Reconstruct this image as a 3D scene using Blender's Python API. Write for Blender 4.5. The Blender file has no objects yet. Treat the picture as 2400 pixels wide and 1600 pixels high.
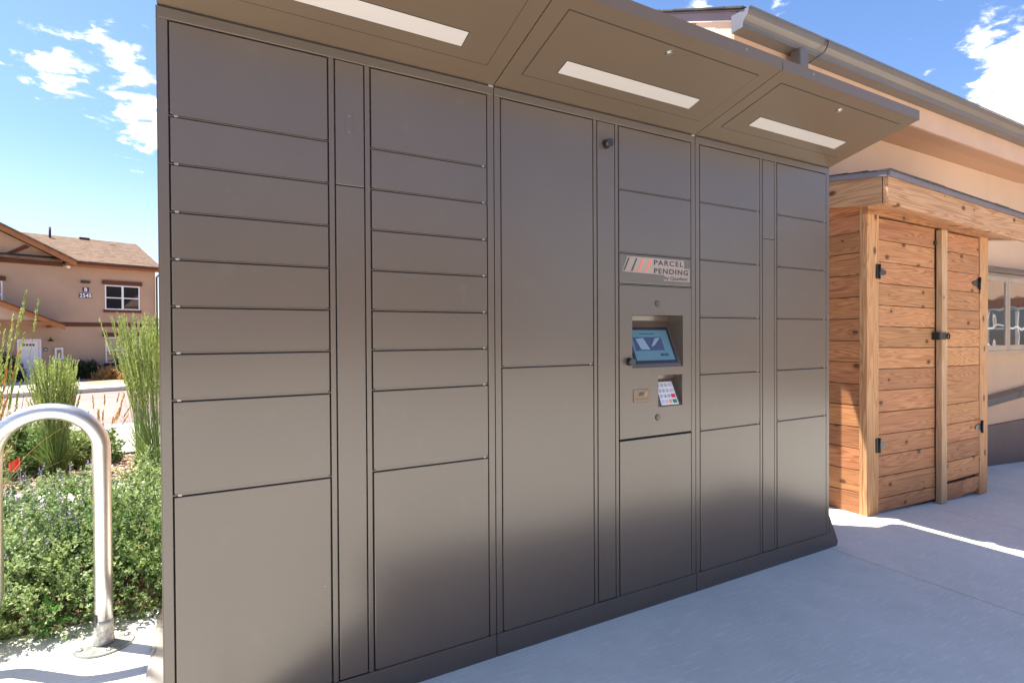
import bpy, bmesh, math, random
import numpy as np
from mathutils import Vector, Matrix
random.seed(7); rng = np.random.default_rng(11)
scene = bpy.context.scene
C = scene.collection
rad = math.radians

# ------------------------------------------------------------------ camera, sky, sun, exposure
cam_d = bpy.data.cameras.new('camera'); cam = bpy.data.objects.new('camera', cam_d); C.objects.link(cam)
cam_d.lens = 18.99; cam_d.sensor_width = 36; cam_d.clip_start = .05; cam_d.clip_end = 2000
cam.matrix_world = Matrix(((.876282, .009491, -.481704, .1356), (-.481766, .005793, -.876281, -1.8),
                           (-.005527, .999938, .009649, 1.2027), (0, 0, 0, 1)))
scene.camera = cam
SX, SY = .35, .295                                   # shadow offset per metre of height
sun_dir = Vector((-SX, SY, 1)).normalized()
elev = math.asin(sun_dir.z); azim = math.atan2(sun_dir.x, sun_dir.y)
sd = bpy.data.lights.new('sun', 'SUN'); sd.energy = 5.0; sd.angle = rad(.5); sd.color = (1, .93, .83)
sun = bpy.data.objects.new('sun', sd); C.objects.link(sun)
sun.rotation_euler = sun_dir.to_track_quat('Z', 'Y').to_euler()
W = bpy.data.worlds.new('World'); scene.world = W; W.use_nodes = True
nt = W.node_tree; nt.nodes.clear()
def N(nt, t, **k):
    n = nt.nodes.new(t)
    for a, b in k.items():
        if a.startswith('i_'):
            s = a[2:]; n.inputs[int(s) if s.isdigit() else s.replace('_', ' ')].default_value = b
        else: setattr(n, a, b)
    return n
def Lk(nt, a, b): nt.links.new(a, b)
def math_n(nt, op, a, b=None, c=None, clamp=False):
    n = nt.nodes.new('ShaderNodeMath'); n.operation = op; n.use_clamp = clamp
    for i, v in enumerate((a, b, c)):
        if v is None: continue
        if isinstance(v, (int, float)): n.inputs[i].default_value = v
        else: Lk(nt, v, n.inputs[i])
    return n.outputs[0]
sky = N(nt, 'ShaderNodeTexSky', sky_type='NISHITA', sun_disc=False, sun_elevation=elev, sun_rotation=azim,
        altitude=1500, air_density=1.0, dust_density=1.6, ozone_density=2.6)
out = N(nt, 'ShaderNodeOutputWorld'); bg = N(nt, 'ShaderNodeBackground'); bg.inputs[1].default_value = .105
tc = N(nt, 'ShaderNodeTexCoord'); sep = N(nt, 'ShaderNodeSeparateXYZ'); Lk(nt, tc.outputs['Generated'], sep.inputs[0])
zz = math_n(nt, 'MAXIMUM', sep.outputs[2], .03)
zz = math_n(nt, 'ADD', zz, .12)
px_ = math_n(nt, 'DIVIDE', sep.outputs[0], zz); py_ = math_n(nt, 'DIVIDE', sep.outputs[1], zz)
cmb = N(nt, 'ShaderNodeCombineXYZ'); Lk(nt, px_, cmb.inputs[0]); Lk(nt, py_, cmb.inputs[1])
n1 = N(nt, 'ShaderNodeTexNoise', i_Scale=13.0, i_Detail=10.0, i_Roughness=.58, i_Distortion=.25); Lk(nt, cmb.outputs[0], n1.inputs[0])
n2 = N(nt, 'ShaderNodeTexNoise', i_Scale=.75, i_Detail=2.0); Lk(nt, cmb.outputs[0], n2.inputs[0])
cover = math_n(nt, 'MULTIPLY_ADD', n2.outputs[0], .55, -.275)
def blob(d, r, amt):
    global cover
    d = Vector(d).normalized()
    vm = N(nt, 'ShaderNodeVectorMath', operation='DISTANCE'); Lk(nt, tc.outputs['Generated'], vm.inputs[0]); vm.inputs[1].default_value = d
    f = N(nt, 'ShaderNodeMapRange', i_1=0.0, i_2=r, i_3=amt, i_4=0.0, interpolation_type='SMOOTHSTEP'); Lk(nt, vm.outputs['Value'], f.inputs[0])
    cover = math_n(nt, 'ADD', cover, f.outputs[0])
for d, r, a in [((-.197, .914, .355), .06, .21), ((-.168, .924, .344), .05, .15), ((-.125, .909, .397), .065, .21), ((-.10, .925, .36), .06, .10), ((-.103, .941, .322), .06, .19),
                ((-.08, .95, .30), .05, .16), ((-.02, .94, .33), .12, .13), ((.893, .30, .30), .08, .36), ((.886, .28, .36), .07, .24), ((.868, .33, .385), .04, .15), ((.94, .26, .25), .12, .3), ((.642, .583, .498), .05, .16), ((.72, .50, .46), .03, .10),
                ((-.26, .95, .14), .22, -.2), ((-.28, .87, .42), .09, -.12), ((.80, .44, .40), .09, -.22), ((-.2, .93, .25), .07, -.15)]:
    blob(d, r, a)
tot = math_n(nt, 'ADD', n1.outputs[0], cover)
dens = N(nt, 'ShaderNodeMapRange', i_1=.60, i_2=.80, i_3=0.0, i_4=1.0, interpolation_type='SMOOTHSTEP'); Lk(nt, tot, dens.inputs[0])
hz = N(nt, 'ShaderNodeMapRange', i_1=.02, i_2=.16, i_3=0.0, i_4=1.0); Lk(nt, sep.outputs[2], hz.inputs[0])
dn = math_n(nt, 'MULTIPLY', dens.outputs[0], hz.outputs[0])
mixc = N(nt, 'ShaderNodeMix', data_type='RGBA'); Lk(nt, dn, mixc.inputs[0]); 
ccol = N(nt, 'ShaderNodeMix', data_type='RGBA'); Lk(nt, dens.outputs[0], ccol.inputs[0])
ccol.inputs[6].default_value = (3.0, 3.3, 3.9, 1); ccol.inputs[7].default_value = (6.5, 6.5, 6.6, 1); Lk(nt, ccol.outputs[2], mixc.inputs[7])
hsv = N(nt, 'ShaderNodeHueSaturation', i_Saturation=1.10, i_Value=.84, i_Hue=.504); Lk(nt, sky.outputs[0], hsv.inputs['Color'])
low = N(nt, 'ShaderNodeMapRange', i_1=0.0, i_2=.30, i_3=.80, i_4=0.0, interpolation_type='SMOOTHSTEP'); Lk(nt, sep.outputs[2], low.inputs[0])
mixh = N(nt, 'ShaderNodeMix', data_type='RGBA'); Lk(nt, low.outputs[0], mixh.inputs[0]); Lk(nt, hsv.outputs[0], mixh.inputs[6]); mixh.inputs[7].default_value = (3.1, 3.3, 3.5, 1)
Lk(nt, mixh.outputs[2], mixc.inputs[6]); Lk(nt, mixc.outputs[2], bg.inputs[0]); Lk(nt, bg.outputs[0], out.inputs[0])
vs = scene.view_settings; vs.view_transform = 'Standard'; vs.look = 'None'; vs.gamma = 1; vs.use_curve_mapping = False
vs.exposure = 1.66
scene.render.engine = 'CYCLES'

# ------------------------------------------------------------------ helpers
def base_mat(name, rough=.6, metal=0, spec=.5):
    m = bpy.data.materials.new(name); m.use_nodes = True; t = m.node_tree; t.nodes.clear()
    o = N(t, 'ShaderNodeOutputMaterial'); b = N(t, 'ShaderNodeBsdfPrincipled')
    b.inputs['Roughness'].default_value = rough; b.inputs['Metallic'].default_value = metal; b.inputs['Specular IOR Level'].default_value = spec
    Lk(t, b.outputs[0], o.inputs[0]); return m, t, b, o
def mix(t, fac, a, b, mode='MIX'):
    n = N(t, 'ShaderNodeMix', data_type='RGBA', blend_type=mode)
    for i, v in ((0, fac), (6, a), (7, b)):
        if isinstance(v, (int, float)): n.inputs[i].default_value = v
        elif isinstance(v, tuple): n.inputs[i].default_value = v + (1,) if len(v) == 3 else v
        else: Lk(t, v, n.inputs[i])
    return n.outputs[2]
def noise(t, vec, scale, detail=3, rough=.55, dist=0):
    n = N(t, 'ShaderNodeTexNoise', i_Scale=scale, i_Detail=float(detail), i_Roughness=rough, i_Distortion=float(dist))
    if vec is not None: Lk(t, vec, n.inputs[0])
    return n.outputs[0]
def ramp(t, v, a, b, lo=0.0, hi=1.0):
    n = N(t, 'ShaderNodeMapRange', i_1=a, i_2=b, i_3=lo, i_4=hi, interpolation_type='SMOOTHSTEP'); Lk(t, v, n.inputs[0]); return n.outputs[0]
def coords(t, scale=(1, 1, 1), rand=False, kind='Object'):
    c = N(t, 'ShaderNodeTexCoord'); mp = N(t, 'ShaderNodeMapping'); Lk(t, c.outputs[kind], mp.inputs[0]); mp.inputs['Scale'].default_value = scale
    if rand:
        oi = N(t, 'ShaderNodeObjectInfo'); sc = math_n(t, 'MULTIPLY', oi.outputs['Random'], 37.0)
        cb = N(t, 'ShaderNodeCombineXYZ'); 
        for i in range(3): Lk(t, sc, cb.inputs[i])
        Lk(t, cb.outputs[0], mp.inputs['Location'])
    return mp.outputs[0]
def bump(t, b, h, strength=.3, dist=.01):
    n = N(t, 'ShaderNodeBump', i_Strength=strength, i_Distance=dist); Lk(t, h, n.inputs['Height']); Lk(t, n.outputs[0], b.inputs['Normal'])
def mat(name, col, rough=.6, metal=0, var=.12, vscale=3, bs=None, bstr=.2, bd=.004, spec=.5, rvar=0, world=False):
    """plain procedural material: base colour with soft mottling and fine relief"""
    m, t, b, o = base_mat(name, rough, metal, spec)
    co = coords(t, kind='Object')
    if world:
        g = N(t, 'ShaderNodeNewGeometry'); co = g.outputs['Position']
    n = noise(t, co, vscale, 5)
    dark = tuple(c * (1 - var) for c in col); light = tuple(min(1, c * (1 + var)) for c in col)
    Lk(t, mix(t, ramp(t, n, .3, .7), dark, light), b.inputs['Base Color'])
    if rvar:
        n3 = noise(t, co, vscale * 2.3, 4); Lk(t, ramp(t, n3, .3, .7, rough - rvar, rough + rvar), b.inputs['Roughness'])
    if bs: bump(t, b, noise(t, co, bs, 4, .6), bstr, bd)
    return m

class MB:
    """collects boxes and prisms into one mesh"""
    def __init__(s): s.bm = bmesh.new()
    def box(s, x0, x1, y0, y1, z0, z1, bev=0):
        vs = [s.bm.verts.new(v) for v in [(x0,y0,z0),(x1,y0,z0),(x1,y1,z0),(x0,y1,z0),(x0,y0,z1),(x1,y0,z1),(x1,y1,z1),(x0,y1,z1)]]
        fs = [s.bm.faces.new([vs[i] for i in f]) for f in [(0,3,2,1),(4,5,6,7),(0,1,5,4),(1,2,6,5),(2,3,7,6),(3,0,4,7)]]
        if bev:
            es = list({e for f in fs for e in f.edges})
            bmesh.ops.bevel(s.bm, geom=es, offset=bev, segments=2, affect='EDGES', profile=.5)
        return s
    def prism(s, pts, axis, a, b):
        """2-D polygon pts extruded along axis 0/1/2 from a to b"""
        def v3(p, c):
            l = list(p); l.insert(axis, c); return l
        A = [s.bm.verts.new(v3(p, a)) for p in pts]; B = [s.bm.verts.new(v3(p, b)) for p in pts]
        n = len(pts); fs = [s.bm.faces.new(A), s.bm.faces.new(B[::-1])]
        for i in range(n): fs.append(s.bm.faces.new([A[i], B[i], B[(i+1) % n], A[(i+1) % n]]))
        bmesh.ops.recalc_face_normals(s.bm, faces=fs)
        return s
    def hexa(s, P):
        v = [s.bm.verts.new(p) for p in P]
        fs = [s.bm.faces.new([v[i] for i in f]) for f in [(0,3,2,1),(4,5,6,7),(0,1,5,4),(1,2,6,5),(2,3,7,6),(3,0,4,7)]]
        bmesh.ops.recalc_face_normals(s.bm, faces=fs); return s
    def tube(s, path, r, n=12, cap=True, closed=False):
        P = [Vector(p) for p in path]; rings = []
        up = None
        for i, p in enumerate(P):
            d = (P[min(i+1, len(P)-1)] - P[max(i-1, 0)]).normalized()
            if up is None:
                up = Vector((0, 0, 1)) if abs(d.z) < .9 else Vector((0, 1, 0))
            u = (up - d * up.dot(d)).normalized(); w = d.cross(u); up = u
            rr = r[i] if isinstance(r, (list, tuple)) else r
            rings.append([s.bm.verts.new(p + rr * (math.cos(k*2*math.pi/n) * u + math.sin(k*2*math.pi/n) * w)) for k in range(n)])
        for a, b in zip(rings, rings[1:]):
            for k in range(n):
                f = s.bm.faces.new([a[k], a[(k+1) % n], b[(k+1) % n], b[k]]); f.smooth = True
        if cap:
            s.bm.faces.new(rings[0][::-1]); s.bm.faces.new(rings[-1])
        return s
    def disc(s, c, nrm, r, h, n=24):
        c = Vector(c); d = Vector(nrm).normalized()
        return s.tube([c, c + d * h], r, n)
    def build(s, name, m, parent=None, smooth=False, label=None):
        me = bpy.data.meshes.new(name); bmesh.ops.recalc_face_normals(s.bm, faces=s.bm.faces[:]); s.bm.to_mesh(me); s.bm.free()
        return link(name, me, m, parent, smooth, label)
def link(name, me, m, parent=None, smooth=False, label=None):
    o = bpy.data.objects.new(name, me); C.objects.link(o)
    if m is not None and not me.materials:
        for q in (m if isinstance(m, (list, tuple)) else [m]): me.materials.append(q)
    if parent is not None: o.parent = parent
    if smooth:
        for p in me.polygons: p.use_smooth = True
    if label: o['label'] = label
    return o
def B(name, m, parent, x0, x1, y0, y1, z0, z1, bev=0, label=None):
    return MB().box(x0, x1, y0, y1, z0, z1, bev).build(name, m, parent, label=label)
def tag(o, label, cat, group=None):
    o['label'] = label; o['category'] = cat
    if group: o['group'] = group
    return o
def thing(name, label, cat, loc=(0, 0, 0), rz=0, group=None):
    o = bpy.data.objects.new(name, None); C.objects.link(o); o.empty_display_size = .1
    o.location = loc; o.rotation_euler = (0, 0, rz); return tag(o, label, cat, group)
def mesh_np(name, V, F, m, parent=None, tint=None):
    me = bpy.data.meshes.new(name); V = np.asarray(V, np.float32); F = np.asarray(F, np.int32); k = F.shape[1]
    me.vertices.add(len(V)); me.vertices.foreach_set('co', V.ravel())
    me.loops.add(F.size); me.loops.foreach_set('vertex_index', F.ravel())
    me.polygons.add(len(F)); me.polygons.foreach_set('loop_start', np.arange(0, F.size, k, dtype=np.int32))
    me.polygons.foreach_set('loop_total', np.full(len(F), k, np.int32))
    if tint is not None:
        a = me.attributes.new('tint', 'FLOAT', 'POINT'); a.data.foreach_set('value', np.asarray(tint, np.float32))
    me.update(); me.validate()
    return link(name, me, m, parent)
def text(s, size, m, name, parent, mtx, extr=.0004, spacing=1.0, bold=0, align='LEFT'):
    cu = bpy.data.curves.new('t', 'FONT'); cu.body = s; cu.size = size; cu.extrude = extr; cu.space_character = spacing; cu.offset = bold; cu.align_x = align; cu.resolution_u = 3
    o = bpy.data.objects.new('t', cu); C.objects.link(o); bpy.context.view_layer.update()
    me = bpy.data.meshes.new_from_object(o.evaluated_get(bpy.context.evaluated_depsgraph_get()))
    bpy.data.objects.remove(o); me.materials.clear(); me.name = name
    me.transform(mtx)
    return link(name, me, m, parent)
def face_front(x, y, z): return Matrix.Translation((x, y, z)) @ Matrix.Rotation(rad(90), 4, 'X')

# ------------------------------------------------------------------ materials
def locker_paint(name, col, rough=.3):
    m, t, b, o = base_mat(name, rough, 0, .9)
    b.inputs['IOR'].default_value = 1.46
    g = N(t, 'ShaderNodeNewGeometry').outputs['Position']
    n = noise(t, g, 1.7, 2); Lk(t, mix(t, ramp(t, n, .3, .7), tuple(c*.97 for c in col), tuple(c*1.04 for c in col)), b.inputs['Base Color'])
    cc = b.inputs['Base Color'].links[0].from_socket
    cc = mix(t, ramp(t, noise(t, g, 9, 7, .7), .55, .85, 0, .10), cc, (.26, .23, .20))
    vo = N(t, 'ShaderNodeTexVoronoi', i_Scale=16.0); Lk(t, g, vo.inputs[0]); sv = N(t, 'ShaderNodeSeparateColor'); Lk(t, vo.outputs['Color'], sv.inputs[0])
    cc = mix(t, math_n(t, 'MULTIPLY', ramp(t, vo.outputs['Distance'], .02, .04, .25, 0), ramp(t, sv.outputs[0], .8, .85)), cc, (.5, .46, .40)); Lk(t, cc, b.inputs['Base Color'])
    h = math_n(t, 'ADD', math_n(t, 'MULTIPLY', noise(t, g, 330, 1), .05), math_n(t, 'MULTIPLY', noise(t, g, 3.2, 0), 3.2))
    bump(t, b, h, .35, .0016); return m
PAINT = locker_paint('locker_paint', (.082, .064, .053), .25)
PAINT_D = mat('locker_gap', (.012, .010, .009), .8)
CAN = locker_paint('canopy_paint', (.092, .064, .042), .40)
def _lens():
    m, t, b, o = base_mat('light_lens', .35); b.inputs['Base Color'].default_value = (.42, .395, .39, 1)
    bump(t, b, noise(t, coords(t), 300, 2), .05, .001); return m
LENS = _lens()
BLK = mat('black_plastic', (.02, .02, .022), .35)
STEEL = mat('steel', (.55, .54, .52), .3, 1)
def galv():
    m, t, b, o = base_mat('galvanised_pipe', .3, .92)
    co = coords(t, (1, 1, 1)); n = noise(t, co, 5, 3, .5)
    Lk(t, mix(t, ramp(t, n, .3, .7), (.60, .59, .57), (.70, .68, .65)), b.inputs['Base Color'])
    cz = coords(t, (3, 3, 60)); s = noise(t, cz, 3, 4)
    Lk(t, ramp(t, s, .3, .7, .28, .38), b.inputs['Roughness'])
    bump(t, b, noise(t, co, 60, 2), .02, .001); return m
GALV = galv()
def concrete(name, a, bcol, sc=1.0):
    m, t, b, o = base_mat(name, .85, 0, .25)
    g = N(t, 'ShaderNodeNewGeometry').outputs['Position']
    n = noise(t, g, 1.1*sc, 6, .62); n2 = noise(t, g, 7*sc, 5, .6); n3 = noise(t, g, 70, 4, .75)
    mp = N(t, 'ShaderNodeMapping'); Lk(t, g, mp.inputs[0]); mp.inputs['Scale'].default_value = (9, 90, 9); mp.inputs['Rotation'].default_value = (0, 0, rad(12))
    br = noise(t, mp.outputs[0], 1, 3, .6)
    c = mix(t, ramp(t, n, .3, .7), a, bcol)
    c = mix(t, ramp(t, n2, .35, .75, 0, .20), c, tuple(x*.72 for x in a))
    c = mix(t, ramp(t, n3, .45, .75, 0, .16), c, tuple(x*.6 for x in a))
    c = mix(t, ramp(t, br, .5, .7, 0, .35), c, tuple(min(1, x*1.25) for x in bcol))
    vor = N(t, 'ShaderNodeTexVoronoi', i_Scale=3.1); Lk(t, g, vor.inputs[0])
    c = mix(t, ramp(t, vor.outputs['Distance'], .012, .03, .55, 0), c, (.08, .06, .05))
    Lk(t, c, b.inputs['Base Color'])
    h = math_n(t, 'ADD', math_n(t, 'MULTIPLY', br, .8), n3); bump(t, b, h, .35, .0025); return m
CONC = concrete('plaza_concrete', (.70, .665, .58), (.78, .745, .655))
CONC2 = concrete('kerb_concrete', (.46, .42, .37), (.56, .52, .46))
GROUND = mat('dirt', (.22, .16, .11), .95, var=.3, bs=20, bstr=.6, bd=.02, world=True)
ROAD = mat('road_surface', (.235, .175, .155), .95, var=.12, vscale=.6, bs=60, bstr=.3, bd=.01, world=True)
MULCH = mat('bed_soil', (.34, .21, .13), .95, var=.35, vscale=9, bs=30, bstr=.9, bd=.03, world=True)
def wood(name, a, bcol, dark, axis=0, rings=1.0, grey=0.0):
    m, t, b, o = base_mat(name, .62, 0, .3)
    st = [9.0, 9.0, 9.0]; st[axis] = .5
    v = coords(t, tuple(st), rand=True)
    w = noise(t, v, 1.6, 2, .5, .4)
    vv = N(t, 'ShaderNodeVectorMath', operation='ADD'); Lk(t, v, vv.inputs[0])
    cb = N(t, 'ShaderNodeCombineXYZ'); 
    for i in range(3): Lk(t, math_n(t, 'MULTIPLY', w, 2.4), cb.inputs[i])
    Lk(t, cb.outputs[0], vv.inputs[1])
    wv = N(t, 'ShaderNodeTexWave', wave_type='BANDS', bands_direction='DIAGONAL', i_Scale=1.5*rings, i_Distortion=1.6, i_Detail=3.0, i_Detail_Scale=1.4, i_Detail_Roughness=.6)
    Lk(t, vv.outputs[0], wv.inputs[0])
    st2 = [90.0, 90.0, 90.0]; st2[axis] = 2.5
    fib = noise(t, coords(t, tuple(st2), rand=True), 1, 4, .6)
    oi = N(t, 'ShaderNodeObjectInfo')
    c = mix(t, ramp(t, wv.outputs[0], .15, .9), a, bcol)
    c = mix(t, ramp(t, wv.outputs[0], .78, 1.0, 0, .32), c, dark)
    c = mix(t, ramp(t, fib, .4, .8, 0, .35), c, dark)
    blot = noise(t, coords(t, (2, 2, 2), rand=True), 1.6, 3)
    c = mix(t, ramp(t, blot, .45, .75, 0, .35), c, tuple(x*.68 for x in a))
    hs = N(t, 'ShaderNodeHueSaturation'); Lk(t, c, hs.inputs['Color']); Lk(t, math_n(t, 'MULTIPLY_ADD', oi.outputs['Random'], .32, .66), hs.inputs['Value'])
    Lk(t, math_n(t, 'MULTIPLY_ADD', math_n(t, 'FRACT', math_n(t, 'MULTIPLY', oi.outputs['Random'], 7.3)), .010, .492), hs.inputs['Hue'])
    # knots
    ks = [1.0, 1.0, 1.0]; ks[axis] = .62
    sp_ = N(t, 'ShaderNodeSeparateXYZ'); Lk(t, coords(t, tuple(ks), rand=True), sp_.inputs[0]); cx_ = N(t, 'ShaderNodeCombineXYZ')
    Lk(t, sp_.outputs[axis], cx_.inputs[0]); Lk(t, sp_.outputs[0 if axis == 2 else 2], cx_.inputs[1])
    vo = N(t, 'ShaderNodeTexVoronoi', voronoi_dimensions='2D', i_Scale=7.5, i_Randomness=1.0); Lk(t, cx_.outputs[0], vo.inputs[0])
    sc_ = N(t, 'ShaderNodeSeparateColor'); Lk(t, vo.outputs['Color'], sc_.inputs[0])
    has = ramp(t, sc_.outputs[0], .58, .95)
    k1 = math_n(t, 'MULTIPLY', ramp(t, math_n(t, 'DIVIDE', vo.outputs['Distance'], math_n(t, 'MULTIPLY_ADD', has, 1.5, .2)), .045, .09, .9, 0), ramp(t, sc_.outputs[0], .58, .64)); k2 = math_n(t, 'MULTIPLY', ramp(t, vo.outputs['Distance'], .06, .26, .5, 0), has)
    c2 = mix(t, k2, hs.outputs[0], tuple(x*.6 for x in bcol)); c2 = mix(t, k1, c2, (.075, .028, .013))
    Lk(t, c2, b.inputs['Base Color'])
    bump(t, b, math_n(t, 'ADD', wv.outputs[0], fib), .25, .0015); return m
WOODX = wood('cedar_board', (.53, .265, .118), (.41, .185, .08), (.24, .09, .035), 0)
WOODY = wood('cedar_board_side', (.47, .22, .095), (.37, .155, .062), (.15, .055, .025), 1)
WOODZ = wood('cedar_post', (.56, .32, .155), (.46, .235, .105), (.27, .11, .05), 2, .8)
BATT = wood('pine_batten', (.64, .44, .25), (.55, .36, .19), (.34, .2, .1), 2, .6)
FASC = wood('cedar_fascia', (.56, .34, .19), (.46, .25, .125), (.26, .12, .06), 0, .6)
FASCY = wood('cedar_fascia_side', (.54, .32, .17), (.44, .24, .12), (.25, .12, .06), 1, .6)
def stucco(name, col, bs=55):
    m, t, b, o = base_mat(name, .9, 0, .2); g = N(t, 'ShaderNodeNewGeometry').outputs['Position']
    c = mix(t, ramp(t, noise(t, g, .7, 4), .3, .7), tuple(x*.93 for x in col), tuple(x*1.05 for x in col))
    mp = N(t, 'ShaderNodeMapping'); Lk(t, g, mp.inputs[0]); mp.inputs['Scale'].default_value = (5, 5, .5)
    c = mix(t, ramp(t, noise(t, mp.outputs[0], 1, 4), .55, .8, 0, .18), c, tuple(x*.75 for x in col)); Lk(t, c, b.inputs['Base Color'])
    bump(t, b, math_n(t, 'ADD', noise(t, g, bs, 4, .65), math_n(t, 'MULTIPLY', noise(t, g, bs*.2, 2), .8)), .4, .006); return m
STUC = stucco('tan_stucco', (.50, .345, .25))
STUC_L = stucco('pale_stucco', (.66, .49, .38), 22)
STUC_B = stucco('apartment_stucco', (.44, .30, .21), 12)
BAND = mat('plum_base_paint', (.095, .066, .066), .6, var=.08)
FAS_T = mat('painted_fascia', (.50, .325, .23), .55, var=.05)
def soffit():
    m, t, b, o = base_mat('soffit_panel', .6)
    g = N(t, 'ShaderNodeNewGeometry').outputs['Position']; s = N(t, 'ShaderNodeSeparateXYZ'); Lk(t, g, s.inputs[0])
    w = math_n(t, 'SINE', math_n(t, 'MULTIPLY', s.outputs[0], 2*math.pi/.02))
    vent = math_n(t, 'MULTIPLY', math_n(t, 'GREATER_THAN', w, .4), math_n(t, 'LESS_THAN', s.outputs[1], .64))
    Lk(t, mix(t, math_n(t, 'MULTIPLY', vent, .5), (.42, .23, .14), (.18, .09, .055)), b.inputs['Base Color']); bump(t, b, w, .5, .002); return m
SOFF = soffit()
GUT = mat('gutter_metal', (.125, .108, .098), .33, .15, var=.05)
DRIP = mat('drip_edge_metal', (.155, .135, .15), .45, .2, var=.05)
def shingle(name, a, bcol, sc=1.0):
    m, t, b, o = base_mat(name, .95, 0, .2); co = coords(t, (1, 1, 1))
    br = N(t, 'ShaderNodeTexBrick', i_Scale=1.0, i_Mortar_Size=.006, i_Brick_Width=.33, i_Row_Height=.15); br.offset = .37
    Lk(t, co, br.inputs[0]); br.inputs['Color1'].default_value = a + (1,); br.inputs['Color2'].default_value = bcol + (1,); br.inputs['Mortar'].default_value = tuple(x*.55 for x in bcol) + (1,); br.inputs['Bias'].default_value = -.1
    n = noise(t, coords(t, (3, 7, 3)), 1.3, 4, .7)
    c = mix(t, ramp(t, n, .35, .65, 0, .6), br.outputs[0], tuple(x*1.5 for x in a)); c = mix(t, ramp(t, noise(t, co, 60, 2), .3, .7, 0, .4), c, bcol)
    Lk(t, c, b.inputs['Base Color']); bump(t, b, br.outputs[1], .5, .01); return m
SHG = shingle('asphalt_shingle', (.175, .118, .082), (.07, .045, .032))
SHG_D = mat('dark_shingle', (.055, .05, .05), .95, var=.3, vscale=30, bs=200, bstr=.6)
TRIM = mat('brown_trim', (.105, .034, .013), .8, var=.1)
TRIM_O = mat('brown_timber', (.30, .115, .035), .6, var=.12)
WHITE = mat('white_vinyl', (.78, .76, .78), .4, var=.03)
def glass(name, col, rough=.03, wavy=0, wsc=1.0):
    m, t, b, o = base_mat(name, rough, 0, 1.0); b.inputs['Base Color'].default_value = col + (1,)
    b.inputs['Coat Weight'].default_value = .6; b.inputs['Coat Roughness'].default_value = .01; b.inputs['IOR'].default_value = 1.7 if not wavy else 2.4
    if wavy: bump(t, b, noise(t, coords(t), wsc, 2), wavy, .05)
    return m
GLS = glass('window_glass', (.012, .016, .02))
GLS_B = mat('roller_blind', (.38, .31, .23), .5, var=.04)
GLS_C = glass('notice_case_glass', (.03, .03, .03), .015, .22, 1.3)
NAVY = mat('navy_sign', (.012, .014, .09), .4); WTXT = mat('white_lettering', (.85, .85, .87), .5)
CHAR = mat('charcoal_print', (.022, .022, .028), .5); CORAL = mat('coral_print', (.72, .12, .07), .5); VINYL = mat('vinyl_backing', (.25, .205, .185), .35)
def foliage(name, a, bcol, rough=.5, trans=.35, tipc=None):
    m, t, b, o = base_mat(name, rough, 0, .35)
    at = N(t, 'ShaderNodeAttribute', attribute_name='tint'); c = mix(t, at.outputs['Fac'], a, bcol)
    if tipc:
        c = mix(t, ramp(t, at.outputs['Fac'], .9, .97), c, tipc)
    Lk(t, c, b.inputs['Base Color'])
    tr = N(t, 'ShaderNodeBsdfTranslucent'); ms = N(t, 'ShaderNodeMixShader', i_0=trans)
    hv = N(t, 'ShaderNodeHueSaturation', i_Value=1.3, i_Saturation=1.1); Lk(t, c, hv.inputs['Color']); Lk(t, hv.outputs[0], tr.inputs[0])
    Lk(t, b.outputs[0], ms.inputs[1]); Lk(t, tr.outputs[0], ms.inputs[2]); Lk(t, ms.outputs[0], o.inputs[0]); return m
F_CAT = foliage('catmint_leaf', (.06, .12, .035), (.33, .42, .19))
F_SED = foliage('sage_leaf', (.06, .13, .03), (.37, .45, .19))
F_YEL = foliage('yellowing_leaf', (.26, .26, .08), (.42, .38, .14))
F_PUR = foliage('purple_bloom', (.30, .23, .42), (.52, .44, .62))
F_BLADE = foliage('grass_blade', (.06, .11, .03), (.22, .30, .09))
F_HEAD = foliage('grass_seed_head', (.25, .32, .09), (.47, .53, .24))
F_DRY = foliage('dry_grass', (.42, .22, .06), (.60, .40, .18))
F_DRK = foliage('dark_shrub_leaf', (.02, .035, .012), (.07, .09, .03))
F_BROAD = foliage('broad_leaf', (.04, .15, .025), (.09, .24, .05), .4, .4)

# ------------------------------------------------------------------ setting: ground, plaza, bed, paths, road
def gz(x, y):
    z = 0.0
    if x > 3.9: z -= .06 * (min(x, 11) - 3.9)
    if y > 1.2: z -= .042 * (min(y, 26.2) - 1.2)
    return z
def sheet(name, m, xs, ys, dz, zf=gz, thick=0):
    V = []; F = []
    for y in ys:
        for x in xs: V.append((x, y, zf(x, y) + dz))
    nx = len(xs)
    for j in range(len(ys)-1):
        for i in range(nx-1): F.append((j*nx+i, j*nx+i+1, (j+1)*nx+i+1, (j+1)*nx+i))
    o = mesh_np(name, V, F, m); o['kind'] = 'structure'
    return o
ax = [-900, -200, -60, -30, -15, -6, 0, 3.9, 6, 8, 11, 15, 30, 60, 200, 900]; ay = [-900, -200, -60, -30, -9, -3, 0, 1.2, 3, 6, 10, 20, 26.2, 40, 100, 300, 900]
sheet('ground', GROUND, ax, ay, -.06)
sheet('planting_bed', MULCH, [-14, -8, -4, -2, 0, 2.9], [1.08, 1.2, 2, 3.3], -.015)
sheet('planting_bed', MULCH, [-14, -8, -4, -2, 0, 2.9], [4.32, 5, 6.3], -.015)
sheet('garden_path', CONC, [-14, -8, -4, -2, 0, 2.9], [3.3, 3.7, 4.32], .0)
def solid_strip(name, m, x0, x1, y0, y1, z, h):
    o = MB().box(x0, x1, y0, y1, z-h, z).build(name, m); o['kind'] = 'structure'; return o
zs = gz(0, 6.3)
sheet('sidewalk', CONC2, [-40, -14, -4, 0, 2.9], [6.3, 8, 10.2], .02)
solid_strip('near_kerb', CONC2, -40, 8, 10.2, 10.36, gz(0, 10.2)+.02, .16)
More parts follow.
